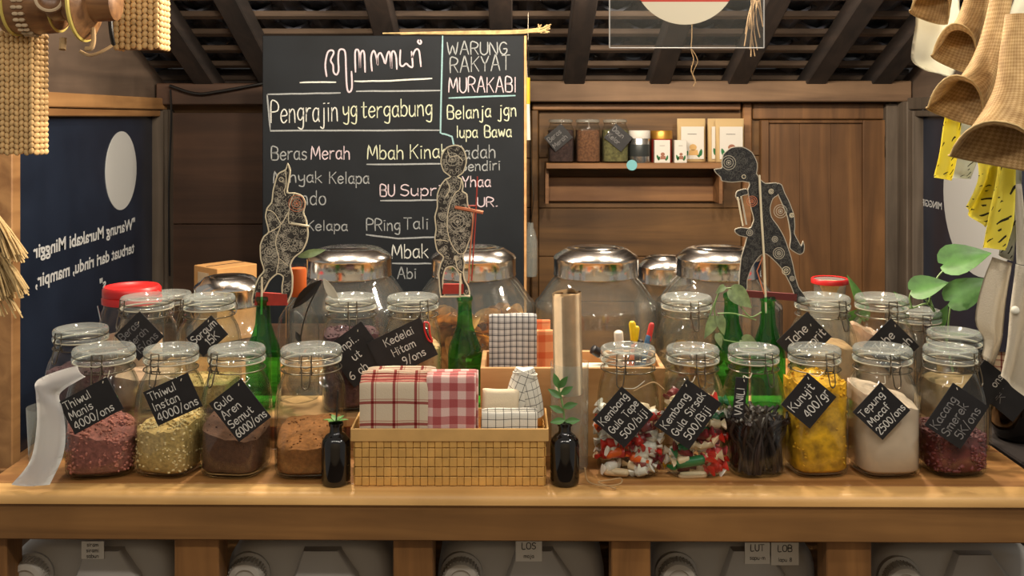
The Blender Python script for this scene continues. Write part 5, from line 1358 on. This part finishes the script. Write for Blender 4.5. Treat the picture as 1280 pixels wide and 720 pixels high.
def back(b, u, v, su, sv, d): box(b, (u, bd+d, v), (su, 0.0018, sv), bev=0.0006, seg=1)
b = B(); weave(b, bw-0.006, bh-0.016, front, 26, 5); box(b, (0, 0.0025, bh*0.45), (bw-0.01, 0.0015, bh*0.86))  # pale liner added behind the strips to imitate light through the gaps
obj('woven_front', b, M['bamboo'], bk, smooth=False)
b = B(); weave(b, bd, bh-0.016, side(-1), 9, 5); obj('woven_side', b, M['bamboo'], bk, smooth=False)
b = B(); weave(b, bd, bh-0.016, side(1), 9, 5); obj('woven_side', b, M['bamboo'], bk, smooth=False)
b = B(); weave(b, bw-0.006, bh-0.016, back, 26, 5); obj('woven_back', b, M['bamboo'], bk, smooth=False)
b = B(); box(b, (0, bd/2, 0.0015), (bw-0.006, bd-0.004, 0.003)); obj('basket_bottom', b, M['bamboo'], bk, smooth=False)
b = B()
box(b, (0, -0.003, bh-0.010), (bw+0.006, 0.003, 0.020), bev=0.001, seg=1); box(b, (0, bd+0.003, bh-0.010), (bw+0.006, 0.003, 0.020), bev=0.001, seg=1)
box(b, (-bw/2-0.002, bd/2, bh-0.010), (0.003, bd+0.006, 0.020), bev=0.001, seg=1); box(b, (bw/2+0.002, bd/2, bh-0.010), (0.003, bd+0.006, 0.020), bev=0.001, seg=1)
box(b, (0, 0.0008, bh-0.012), (bw-0.004, 0.0015, 0.022)); 
obj('rim', b, plain('bamboo_rim', rgb(204, 162, 100), 0.5, var=0.1, scale=30), bk, smooth=False)
NZ = CT+0.004
hN = lambda py, Y: PZ(py, Y)-NZ
folded_cloth('red_checked_napkin', 'cream napkin with red lines at the front of the basket', (PX(493, 1.56), 1.566, NZ), 88*1.56/F, hN(474, 1.56), 0.022, red_cloth, (0, 0, 0), 2, 1)
folded_cloth('red_checked_napkin', 'cream napkin with red lines, second from the front of the basket', (PX(496, 1.59), 1.592, NZ), 90*1.59/F, hN(464, 1.59), 0.020, red_cloth, (0, 0, 0), 2, 2)
folded_cloth('red_checked_napkin', 'cream napkin with red lines, tallest at the back of the basket', (PX(502, 1.61), 1.616, NZ), 86*1.61/F, hN(457, 1.61), 0.020, red_cloth, (0, 0, 0), 2, 5)
folded_cloth('pink_checked_napkin', 'pink and red checkered napkin in the middle of the basket', (PX(564, 1.56), 1.568, NZ), 62*1.56/F, hN(466, 1.56), 0.026, pink_cloth, (0, 0, 0), 2, 3)
folded_cloth('pink_checked_napkin', 'pink checkered napkin behind the other pink one in the basket', (PX(568, 1.6), 1.598, NZ), 60*1.6/F, hN(462, 1.6), 0.024, pink_cloth, (0, 0, 0), 2, 4)
folded_cloth('white_checked_napkin', 'low white napkin with thin black lines at the end of the basket', (PX(637, 1.56), 1.562, NZ), 70*1.56/F, hN(511, 1.56), 0.018, bw_cloth, (0, 0, 0), 2, 6)
folded_cloth('cream_napkin', 'plain cream napkin between the pink and the white napkins', (PX(621, 1.58), 1.585, NZ), 46*1.58/F, hN(485, 1.58), 0.018, cr_cloth, (0, 0.05, 0), 1, 7)
# loosely rolled napkin on top
t = thing('white_checked_napkin', 'loosely rolled white napkin with black lines leaning up in the basket', 'napkin', P(652, 512, 1.60))
for (dx, r, tz, sd) in ((-0.013, 0.020, 0.34, 1), (0.017, 0.018, -0.22, 2)):
    b = B(); uvl = b.loops.layers.uv.new('UVMap'); N, Mm = 22, 8; V = []
    for k in range(Mm+1):
        z = 0.078*k/Mm-0.012; row = []
        for i in range(N):
            a = 2*PI*i/N; q = r*(1+0.16*noise.noise(Vector((math.cos(a)*1.4+sd*5, math.sin(a)*1.4, z*30))))*(0.92+0.12*math.sin(PI*k/Mm))
            p = Vector((q*math.cos(a), q*0.8*math.sin(a), z)); p = Matrix.Rotation(tz, 3, 'Y') @ p; row.append(b.verts.new(p+Vector((dx, 0, 0))))
        V.append(row)
    for k in range(Mm):
        for i in range(N):
            f = b.faces.new((V[k][i], V[k][(i+1) % N], V[k+1][(i+1) % N], V[k+1][i]))
            for lp, (kk, ii) in zip(f.loops, ((k, i), (k, i+1), (k+1, i+1), (k+1, i))): lp[uvl].uv = (ii/N*2*PI*r*(1.0 if sd == 1 else 1.3), 0.078*kk/Mm)
    b.faces.new(V[0][::-1]); b.faces.new(V[-1])
    obj('rolled_fold', b, bw_cloth, t, angle=80)

# ------------------------------------------------------------------ receipt, glass, twine
t = thing('drinking_glass', 'clear drinking glass behind the curled receipt', 'glass', (PX(58, 1.66), 1.66, CT))
b = B(); lathe(b, [(0.024, 0), (0.027, 0.003), (0.031, 0.09)], 32, cap1=False); obj('body', b, M['lidglass'], t, angle=70)
LE = smooth_path([P(14, 606, 1.528), P(38, 575, 1.545), P(46, 530, 1.55), P(45, 495, 1.55), P(44, 479, 1.555), P(56, 470, 1.568), P(78, 462, 1.570), P(97, 457, 1.566)], 6)
RE = smooth_path([P(62, 606, 1.528), P(78, 572, 1.545), P(82, 542, 1.55), P(79, 515, 1.55), P(74, 496, 1.555), P(80, 487, 1.545), P(94, 478, 1.540), P(107, 471, 1.538)], 6)
b = B(); VV = []
for p, q in zip(LE, RE):
    row = []
    for k in range(7):
        u = k/6; v = p.lerp(q, u)+Vector((0, -0.006*math.sin(u*PI), 0)); v.z = max(v.z, CT+0.001); row.append(b.verts.new(v))
    VV.append(row)
for a, c in zip(VV, VV[1:]):
    for k in range(6): b.faces.new((a[k], a[k+1], c[k+1], c[k]))
bmesh.ops.solidify(b, geom=b.faces[:], thickness=0.0005)
o = obj('receipt', b, M['paper'], None, angle=80); tag(o, 'long curled white receipt strip at the end of the counter', 'receipt')
b = B(); tube(b, smooth_path([P(731, 588, 1.55)+Vector((0, 0, 0.004)), P(734, 600, 1.55), P(745, 606, 1.535), P(764, 607, 1.53), P(776, 604, 1.535), P(776, 598, 1.55), P(762, 600, 1.545), P(748, 603, 1.54), P(770, 611, 1.525)], 6), 0.0012)
for v in b.verts: v.co.z = max(v.co.z, CT+0.0004+ (v.co.z-CT)*0.05)
o = obj('twine', b, M['twine'], None); tag(o, 'loose loop of jute twine on the counter before the candy jar', 'twine')
# twisted cord tying the two candy jars
b = B(); tube(b, smooth_path([P(792, 489, 1.556), P(806, 482, 1.556), P(818, 478, 1.556), P(830, 487, 1.556)], 5), 0.0012)
o = obj('twine', b, M['twine'], None); tag(o, 'twisted cord strung between the two candy jars', 'cord')
t = thing('side_table', 'dark side table beyond the end of the counter', 'table', (1.02, 1.86, 0))
b = B(); box(b, (0, 0, 0.835), (0.34, 0.44, 0.02), bev=0.003, seg=1); obj('table_top', b, M['rafter'], t, smooth=False)
for sx in (-1, 1):
    for sy in (-1, 1):
        b = B(); box(b, (sx*0.15, sy*0.19, 0.4125), (0.03, 0.03, 0.825)); obj('leg', b, M['rafter'], t, smooth=False)
# dark pot with a tag at the far end of the counter
t = thing('dark_pot', 'dark pot with a faint handwritten tag at the end of the counter', 'pot', (PX(1274, 1.78), 1.78, 0.8455))
b = B(); lathe(b, [(0.030, 0), (0.040, 0.004), (0.050, 0.030), (0.052, 0.09), (0.048, 0.115), (0.050, 0.12)], 32, cap1=True); obj('body', b, M['dark_glass'], t, angle=60)
price_tag(t, 1.68, (1262, 498), -40, 44, 40, ['..', '5K'], 10, 'chalkgrey')

# ------------------------------------------------------------------ hanging things
def strip_sheet(name, Lp, Rp, Y, m, parent=None, depth=0.012, folds=2.0, thick=0.002, nu=14, seed=0, nseg=4, uv=True):
    """a hanging cloth between two traced edges, with real folds in depth"""
    A = smooth_path([P(a, c, Y) for a, c in Lp], nseg); Cc = smooth_path([P(a, c, Y) for a, c in Rp], nseg)
    m_ = min(len(A), len(Cc)); o = Vector(parent.location) if parent else Vector((0, 0, 0))
    b = B(); V = []; uvl = b.loops.layers.uv.new('UVMap')
    for i in range(m_):
        a = A[int(i*(len(A)-1)/(m_-1))]; c = Cc[int(i*(len(Cc)-1)/(m_-1))]; row = []
        for k in range(nu+1):
            u = k/nu; p = a.lerp(c, u)-o
            p.y += depth*math.sin(u*folds*2*PI+seed+i*0.10)+0.004*noise.noise(Vector((u*3+seed, i*0.2, 0)))
            row.append(b.verts.new(p))
        V.append(row)
    for i in range(m_-1):
        for k in range(nu):
            f = b.faces.new((V[i][k], V[i][k+1], V[i+1][k+1], V[i+1][k]))
            for lp, (r, q) in zip(f.loops, ((i, k), (i, k+1), (i+1, k+1), (i+1, k))):
                lp[uvl].uv = (q/nu*0.08, r/m_*0.2)
    bmesh.ops.solidify(b, geom=b.faces[:], thickness=thick)
    return obj(name, b, m, parent, angle=80)

# woven pandan pouches: flattened tubes that open into a slanted mouth
def pouch(label, Y, secs, mouth, th, name='woven_pouch', lift=0.062):
    """secs: (left px, left py, right px, right py) from the top down; mouth: the same for the open end"""
    t = thing(name, label, 'woven bag', P((secs[0][0]+secs[0][2])/2, (secs[0][1]+secs[0][3])/2, Y), 0, 'woven pandan bags hung beside the window')
    o = t.location; N = 28
    Ls = smooth_path([P(s[0], s[1], Y)-o for s in secs+[mouth]], 6); Rs = smooth_path([P(s[2], s[3], Y)-o for s in secs+[mouth]], 6)
    b = B(); uvl = b.loops.layers.uv.new('UVMap'); V = []; inner = []
    n = len(Ls)
    for i in range(n):
        a, c = Ls[i], Rs[i]; mid = (a+c)/2; h = (c-a)/2; tt = th*(0.55+0.75*(i/(n-1))**2)
        row = []; ri = []
        for k in range(N):
            q = 2*PI*k/N; cx = math.copysign(abs(math.cos(q))**0.85, math.cos(q)); sy = math.sin(q)
            p = mid+h*cx+Vector((0, -sy*tt*(1 if sy > 0 else 0.9), 0))
            p.z += lift*max(0.0, sy)*(i/(n-1))**4
            row.append(b.verts.new(p)); ri.append(b.verts.new(mid+(p-mid)*0.94))
        V.append(row); inner.append(ri)
    rimpts = [v.co.copy() for v in V[-1]]
    for i in range(n-1):
        for k in range(N):
            j = (k+1) % N
            f = b.faces.new((V[i][k], V[i][j], V[i+1][j], V[i+1][k]))
            for lp, (r, q) in zip(f.loops, ((i, k), (i, k+1), (i+1, k+1), (i+1, k))): lp[uvl].uv = (q/N*0.16, r/n*0.22)
            f = b.faces.new((inner[i][j], inner[i][k], inner[i+1][k], inner[i+1][j]))
            for lp, (r, q) in zip(f.loops, ((i, k+1), (i, k), (i+1, k), (i+1, k+1))): lp[uvl].uv = (q/N*0.16, r/n*0.22)
    for k in range(N):
        j = (k+1) % N; b.faces.new((V[-1][k], V[-1][j], inner[-1][j], inner[-1][k]))
    b.faces.new(V[0])
    obj('woven_body', b, M['pandan_uv'], t, angle=70)
    b = B(); tube(b, rimpts, 0.0014, 6, True); obj('rim', b, M['straw'], t)
    return t
M['pandan_uv'] = weave_mat('pandan_weave', rgb(156, 122, 76), rgb(206, 172, 120), 300, 40, 0.78, kind='UV')
pouch('short woven pandan bag nearest the roof beside the white cloth', 1.74, [(1150, -40, 1185, -40), (1146, -10, 1190, -10)], (1139, 12, 1184, 30), 0.028)
pouch('woven pandan bag with an open mouth above the white cloth, second in the hanging row', 1.66, [(1215, -60, 1248, -60), (1205, 0, 1240, 0), (1190, 35, 1228, 40)], (1166, 68, 1218, 92), 0.026)
pouch('long woven pandan bag, third in the hanging row with a pointed mouth', 1.58, [(1245, -60, 1275, -60), (1238, 0, 1264, 0), (1222, 60, 1252, 62), (1198, 100, 1242, 110)], (1160, 134, 1226, 158), 0.028)
pouch('thick woven pandan bag lowest in the hanging row over the yellow cloth', 1.49, [(1258, 18, 1282, 18), (1252, 60, 1284, 60), (1244, 110, 1288, 112), (1222, 150, 1292, 160)], (1188, 194, 1290, 214), 0.034)
yel = plain('yellow_printed_cloth', rgb(214, 206, 60), 0.9, var=0.05, scale=40)
def yellow_print(name, base):
    m, nt, b_ = mat(name); uv = coords(nt, kind='UV')
    w1 = nd(nt, 'ShaderNodeTexWave', wave_type='BANDS', bands_direction='DIAGONAL'); w1.inputs['Scale'].default_value = 30; w1.inputs['Distortion'].default_value = 3.0; w1.inputs['Detail'].default_value = 0
    nt.links.new(uv, w1.inputs['Vector'])
    no = nd(nt, 'ShaderNodeTexNoise'); no.inputs['Scale'].default_value = 26; nt.links.new(uv, no.inputs['Vector'])
    g = nd(nt, 'ShaderNodeMath', operation='GREATER_THAN'); g.inputs[1].default_value = 0.86; nt.links.new(w1.outputs['Fac'], g.inputs[0])
    g2 = nd(nt, 'ShaderNodeMath', operation='GREATER_THAN'); g2.inputs[1].default_value = 0.56; nt.links.new(no.outputs['Fac'], g2.inputs[0])
    mu = nd(nt, 'ShaderNodeMath', operation='MULTIPLY'); nt.links.new(g.outputs[0], mu.inputs[0]); nt.links.new(g2.outputs[0], mu.inputs[1])
    mx = nd(nt, 'ShaderNodeMix', data_type='RGBA'); mx.inputs[6].default_value = base; mx.inputs[7].default_value = rgb(44, 40, 28)
    nt.links.new(mu.outputs[0], mx.inputs[0]); nt.links.new(mx.outputs[2], b_.inputs['Base Color']); b_.inputs['Roughness'].default_value = 0.9
    return m
yp = yellow_print('yellow_batik_cloth', rgb(234, 222, 92)); wp = yellow_print('white_batik_cloth', rgb(200, 202, 190))
t = thing('yellow_cloth', 'yellow printed cloth hanging folded below the third woven bag', 'cloth', P(1190, 120, 1.63), 0, 'yellow printed cloths')
strip_sheet('folded_panel', [(1188, 120), (1182, 150), (1176, 190), (1169, 222)], [(1200, 120), (1200, 160), (1196, 200), (1190, 226)], 1.63, yp, t, 0.006, 0.7, seed=1)
strip_sheet('reverse_panel', [(1196, 150), (1194, 190), (1188, 222)], [(1226, 150), (1226, 190), (1214, 224)], 1.645, wp, t, 0.006, 0.7, seed=2, nu=8)
t = thing('yellow_cloth', 'long yellow printed cloth in loose folds over the white tote bags', 'cloth', P(1240, 190, 1.60), 0, 'yellow printed cloths')
strip_sheet('folded_panel', [(1218, 180), (1222, 215), (1216, 235), (1204, 258)], [(1256, 180), (1256, 225), (1244, 255), (1228, 284)], 1.605, yp, t, 0.012, 1.2, seed=3)
strip_sheet('folded_panel', [(1246, 190), (1240, 230), (1232, 270), (1225, 310)], [(1268, 190), (1266, 240), (1262, 280), (1254, 312)], 1.585, yp, t, 0.010, 1.0, seed=4)
strip_sheet('reverse_panel', [(1258, 200), (1254, 260), (1246, 318)], [(1276, 200), (1272, 260), (1264, 326)], 1.60, wp, t, 0.008, 0.8, seed=5, nu=8)
t = thing('yellow_cloth', 'scrap of yellow cloth at the top beside the thick woven bag', 'cloth', P(1275, 15, 1.60), 0, 'yellow printed cloths')
strip_sheet('folded_panel', [(1278, -20), (1268, 0), (1261, 18)], [(1300, -20), (1298, 20), (1290, 44)], 1.66, M['whitecloth'], t, 0.006, 0.7, seed=6)
strip_sheet('folded_panel', [(1276, 96), (1272, 116), (1268, 136)], [(1300, 96), (1300, 120), (1296, 146)], 1.60, yp, t, 0.006, 0.7, seed=7)
t = thing('white_cloth', 'white cloth bag hanging behind the two upper woven bags', 'cloth', P(1165, -10, 1.81))
strip_sheet('cloth_panel', [(1146, -10), (1146, 30), (1141, 60), (1141, 78), (1160, 90)], [(1200, -10), (1204, 40), (1202, 70), (1200, 84), (1192, 97)], 1.81, M['whitecloth'], t, 0.008, 0.8, seed=8)
t = thing('canvas_tote', 'unbleached canvas tote bag with a drooping corner beside the pothos', 'bag', P(1255, 320, 1.62), 0, 'canvas tote bags')
strip_sheet('bag_panel', [(1243, 322), (1232, 350), (1221, 400), (1232, 425), (1228, 448)], [(1268, 330), (1262, 365), (1258, 405), (1254, 430), (1244, 458)], 1.62, M['canvas'], t, 0.008, 1.0, seed=1)
strip_sheet('strap', [(1262, 262), (1258, 290), (1252, 322)], [(1272, 262), (1268, 292), (1263, 326)], 1.62, M['canvas'], t, 0.002, 0.5, nu=6)
t = thing('canvas_tote', 'larger canvas tote bag hanging lowest at the counter end', 'bag', P(1275, 330, 1.58), 0, 'canvas tote bags')
strip_sheet('bag_panel', [(1270, 330), (1262, 380), (1256, 430), (1248, 468)], [(1300, 336), (1302, 400), (1300, 450), (1292, 505)], 1.58, M['canvas'], t, 0.010, 1.1, seed=3)
strip_sheet('strap', [(1266, 230), (1270, 280), (1272, 330)], [(1277, 230), (1281, 280), (1283, 332)], 1.58, M['canvas'], t, 0.002, 0.5, nu=6)
b = B(); ell(b, P(1269, 388, 1.57)-t.location, (0.007, 0.006, 0.007)); obj('toggle', b, M['whitecloth'], t)
t = thing('striped_towel', 'white towel with red stripes hanging behind the canvas bags', 'towel', P(1245, 440, 1.68))
strip_sheet('towel_panel', [(1232, 440), (1233, 470)], [(1262, 440), (1262, 476)], 1.68, red_cloth, t, 0.004, 0.6, nu=8)
# the pole and hooks they hang from lie above the frame
o = B(); tube(o, [(0.55, 1.62, 1.80), (1.10, 1.62, 1.80)], 0.012, 12); o = obj('hanging_rail', o, M['rafter'], None); tag(o, 'wooden rail carrying the woven bags', 'rail')

# straw bag panels of chunky braid
def braid_bag(label, px0, py0, px1, py1, Y, depth, cols, rowsn):
    c = P((px0+px1)/2, (py0+py1)/2, Y); t = thing('woven_straw_bag', label, 'woven bag', c, 0, 'braided straw bags hung by the dark window')
    w = (px1-px0)*Y/F; h = (py1-py0)*Y/F
    b = B(); box(b, (0, depth/2+0.002, 0), (w*0.97, depth, h*0.98), bev=0.006, seg=2); obj('bag_body', b, M['raffia_in'], t, angle=60)
    b = B(); rr = random.Random(cols)
    for i in range(cols):
        for k in range(rowsn):
            x = -w/2+w*(i+0.5)/cols; z = -h/2+h*(k+0.5+0.25*(i % 2))/rowsn
            ell(b, (x, 0.0, z), (w/cols*0.56, 0.005, h/rowsn*0.62), Matrix.Rotation(0.35 if i % 2 else -0.35, 4, 'Y'), 7, 5)
    for k in range(rowsn):
        for s in (-1, 1):
            z = -h/2+h*(k+0.5)/rowsn
            for q in range(3): ell(b, (s*w/2, 0.006+depth*(q+0.3)/3, z), (0.004, depth/5, h/rowsn*0.6), None, 6, 4)
    obj('braid_weave', b, M['raffia'], t, angle=80)
    return t
braid_bag('chunky braided straw bag hanging at the frame edge over the dark window', -30, 40, 42, 194, 1.72, 0.05, 12, 22)
braid_bag('chunky braided straw bag hanging below the roof by the lacquered wooden pot', 142, -60, 199, 62, 1.80, 0.05, 8, 17)
# lacquered wooden pots with cord bands, hung on their sides
t = thing('wooden_canteen', 'brown lacquered wooden canteen with yellow cord bands hung under the roof', 'canteen', P(70, 5, 1.70))
o_ = t.location; k = 1.70/F
Mx = Matrix.Rotation(PI/2, 4, 'Y')
b = B(); lathe(b, [(0.034*1, -64*k), (0.050, -60*k), (0.052, -52*k), (0.052, -20*k), (0.050, 0), (0.042, 8*k), (0.030, 10*k)], 40, M=Mx); obj('body', b, M['brownleather'], t, angle=60)
for xx, r1, r2 in ((-50*k, 0.0525, 0.0028), (4*k, 0.047, 0.0022)):
    b = B(); tube(b, circle((xx, 0, 0), r1, 40, 'X'), r2, 6, True); obj('cord_band', b, M['yellowband'], t)
b = B()
for i in range(30):
    a = 2*PI*i/30
    for dx in (-34, -27): ell(b, (dx*k+0.001*(i % 2), 0.0535*math.cos(a), 0.0535*math.sin(a)), (0.006, 0.004, 0.0035), None, 6, 4)
obj('braided_band', b, M['kraft'], t)
t = thing('wooden_disc_pot', 'turned brown wooden pot with a yellow rim hung beside the canteen', 'pot', P(100, 2, 1.66))
b = B(); lathe(b, [(0.028, -36*k), (0.033, -30*k), (0.030, -16*k), (0.050, -4*k), (0.062, 2*k), (0.064, 8*k), (0.052, 14*k), (0.034, 18*k), (0.032, 44*k), (0.026, 46*k)], 44, M=Mx); obj('body', b, M['brownleather'], t, angle=50)
b = B(); tube(b, circle((5*k, 0, 0), 0.0645, 44, 'X'), 0.0036, 6, True); obj('cord_rim', b, M['yellowband'], t)
b = B(); Mr = Matrix.Translation((-26*k, -0.034, 0.0)) @ Matrix.Rotation(PI/2, 4, 'X') @ Matrix.Rotation(0.4, 4, 'Y')
lathe(b, [(0.020, 0), (0.024, 0.004), (0.024, 0.010), (0.016, 0.012), (0.010, 0.008), (0.001, 0.008)], 28, M=Mr); obj('side_lid', b, M['brownleather'], t, label='round wooden lid with a braided ring')
b = B(); tube(b, [Mr @ v for v in circle((0, 0, 0.0115), 0.020, 28)], 0.0028, 6, True); obj('braided_ring', b, M['kraft'], t)
b = B(); tube(b, smooth_path([P(116, 35, 1.66)-t.location, P(117, 50, 1.655)-t.location, P(114, 60, 1.65)-t.location, P(107, 61, 1.65)-t.location], 5), 0.0042, 8); tube(b, smooth_path([P(100, 64, 1.66)-t.location, P(112, 69, 1.66)-t.location, P(126, 65, 1.66)-t.location, P(140, 57, 1.67)-t.location], 5), 0.0026, 8); tube(b, [P(79, 48, 1.66)-t.location, P(78, 62, 1.655)-t.location], 0.006, 8); obj('cord', b, M['twine'], t)
o = B(); tube(o, smooth_path([P(138, -30, 1.76), P(137, 10, 1.76), P(139, 40, 1.76), P(142, 56, 1.77)], 5), 0.004, 8); o = obj('black_strap', o, M['black'], None); tag(o, 'black strap hanging beside the braided straw bag', 'strap')

# straw brooms by the dark window
t = thing('straw_broom', 'fan of pale straw bristles hanging in two tiers by the dark window', 'broom', P(-10, 250, 1.95))
rr = random.Random(5)
for nm, top_, bot, n in (('upper_bristles', (-14, 262, 6), (-40, 34, 328), 150), ('lower_bristles', (-12, 318, 16), (-36, 35, 372), 130), ('stray_bristles', (-8, 365, 14), (-20, 28, 398), 26)):
    b = B()
    for k_ in range(n):
        u = rr.random(); yy = 1.95+rr.uniform(-0.03, 0.03)
        a = P(top_[0]+top_[2]*(u-0.5)*2, top_[1]+rr.uniform(-3, 3), 1.95+0.3*(yy-1.95)); c = P(bot[0]+(bot[1]-bot[0])*u+rr.uniform(-2, 2), bot[2]+rr.uniform(-6, 6)-(abs(u-0.5)*12), yy)
        tube(b, [a-t.location, (a*0.5+c*0.5)-t.location+Vector((rr.uniform(-.003, .003), 0, 0.004)), c-t.location], 0.0018, 4)
    o = obj(nm, b, M['straw'], t); o['kind'] = 'stuff'
b = B(); tube(b, [P(-14, 275, 1.95)-t.location, P(-14, 180, 1.95)-t.location, P(-14, 20, 1.95)-t.location], 0.009, 10); obj('handle', b, M['tan'], t)

# acrylic sign with the round red and cream mark
AY = 1.90
t = thing('acrylic_sign', 'clear acrylic sign with a red and cream disc hanging below the roof', 'sign', P(858, -40, AY))
def A_(px, py): v = P(px, py, AY)-t.location; return (v.x, v.z)
b = B(); xa, za = A_(762, 60); xb, zb2 = A_(955, -130)
box(b, ((xa+xb)/2, 0, (za+zb2)/2), (xb-xa, 0.003, zb2-za), bev=0.0006, seg=1); obj('sheet', b, M['acrylic'], t, smooth=False)
b = B()
for e in (((xa, za), (xb, za)), ((xa, za), (xa, zb2)), ((xb, za), (xb, zb2))): tube(b, [(e[0][0], 0, e[0][1]), (e[1][0], 0, e[1][1])], 0.0013, 4)
obj('polished_edge', b, plain('frosted_edge', rgb(150, 150, 150), 0.3), t)
cx, cz = A_(856, -35); R_ = 66*AY/F
def disc_seg(z0, z1, m, nm):
    b = B(); pts = []
    n = 64
    for i in range(n):
        a = 2*PI*i/n; x = R_*math.cos(a); z = min(max(R_*math.sin(a), z0), z1)
        hw = math.sqrt(max(0, R_*R_-z*z)); x = max(-hw, min(hw, x)); pts.append((cx+x, cz+z))
    q = []
    for p in pts:
        if not q or (Vector(p)-Vector(q[-1])).length > 1e-5: q.append(p)
    if (Vector(q[0])-Vector(q[-1])).length < 1e-5: q.pop()
    prism(b, q, -0.0032, -0.0022); obj(nm, b, m, t, smooth=False)
zl = A_(856, 2.5)[1]-cz; zl2 = A_(856, -12)[1]-cz
disc_seg(-R_, zl, M['creamsign'], 'cream_field'); disc_seg(zl, zl2, M['redsign'], 'red_band'); disc_seg(zl2, R_, M['creamsign'], 'cream_field')
for px in (790, 930):
    b = B(); p = P(px, -126, AY)-t.location; tube(b, [p, (p.x, p.y, roofz(AY)-0.06-t.location.z)], 0.001, 5); obj('string', b, M['string'], t)
# dried roots and a hanging fibre
t = thing('dried_roots', 'bunch of thin dried roots hanging beside the acrylic sign', 'dried plant', P(945, -60, 2.1))
b = B(); rr = random.Random(9)
for k_ in range(13):
    x = 945+rr.uniform(-6, 6); e = (925+rr.random()*32, 30+rr.random()*45)
    tube(b, smooth_path([P(x+4, -70, 2.1)-t.location, P(x, -10, 2.1+rr.uniform(-.02, .02))-t.location, P((x+e[0])/2+rr.uniform(-3, 3), e[1]*0.5, 2.1)-t.location, P(e[0], e[1], 2.1)-t.location], 5), 0.0012, 5)
obj('root', b, plain('dry_root', rgb(150, 124, 92), 0.9), t)
b = B(); tube(b, smooth_path([P(866, -130, 1.93), P(865, 30, 1.93), P(864, 60, 1.93), P(867, 74, 1.93), P(864, 88, 1.93), P(869, 100, 1.93), P(867, 108, 1.93)], 6), 0.0009, 5)
tube(b, smooth_path([P(865, 62, 1.93), P(872, 76, 1.93), P(866, 92, 1.93), P(870, 104, 1.93)], 5), 0.0007, 5)
o = obj('hanging_fibre', b, M['twine'], None); tag(o, 'single frayed plant fibre hanging below the acrylic sign', 'fibre')
# wires along the old beam
b = B(); tube(b, smooth_path([P(212, 107, 3.6), P(245, 117, 3.6), P(275, 114, 3.6), P(330, 104, 3.6)], 6), 0.005, 6); tube(b, smooth_path([P(213, 112, 3.6), P(214, 150, 3.6), P(211, 240, 3.6), P(212, 345, 3.6)], 6), 0.004, 6)
o = obj('electric_cord', b, M['black'], None); tag(o, 'black electric cord running along the beam and down the corner post', 'cord')
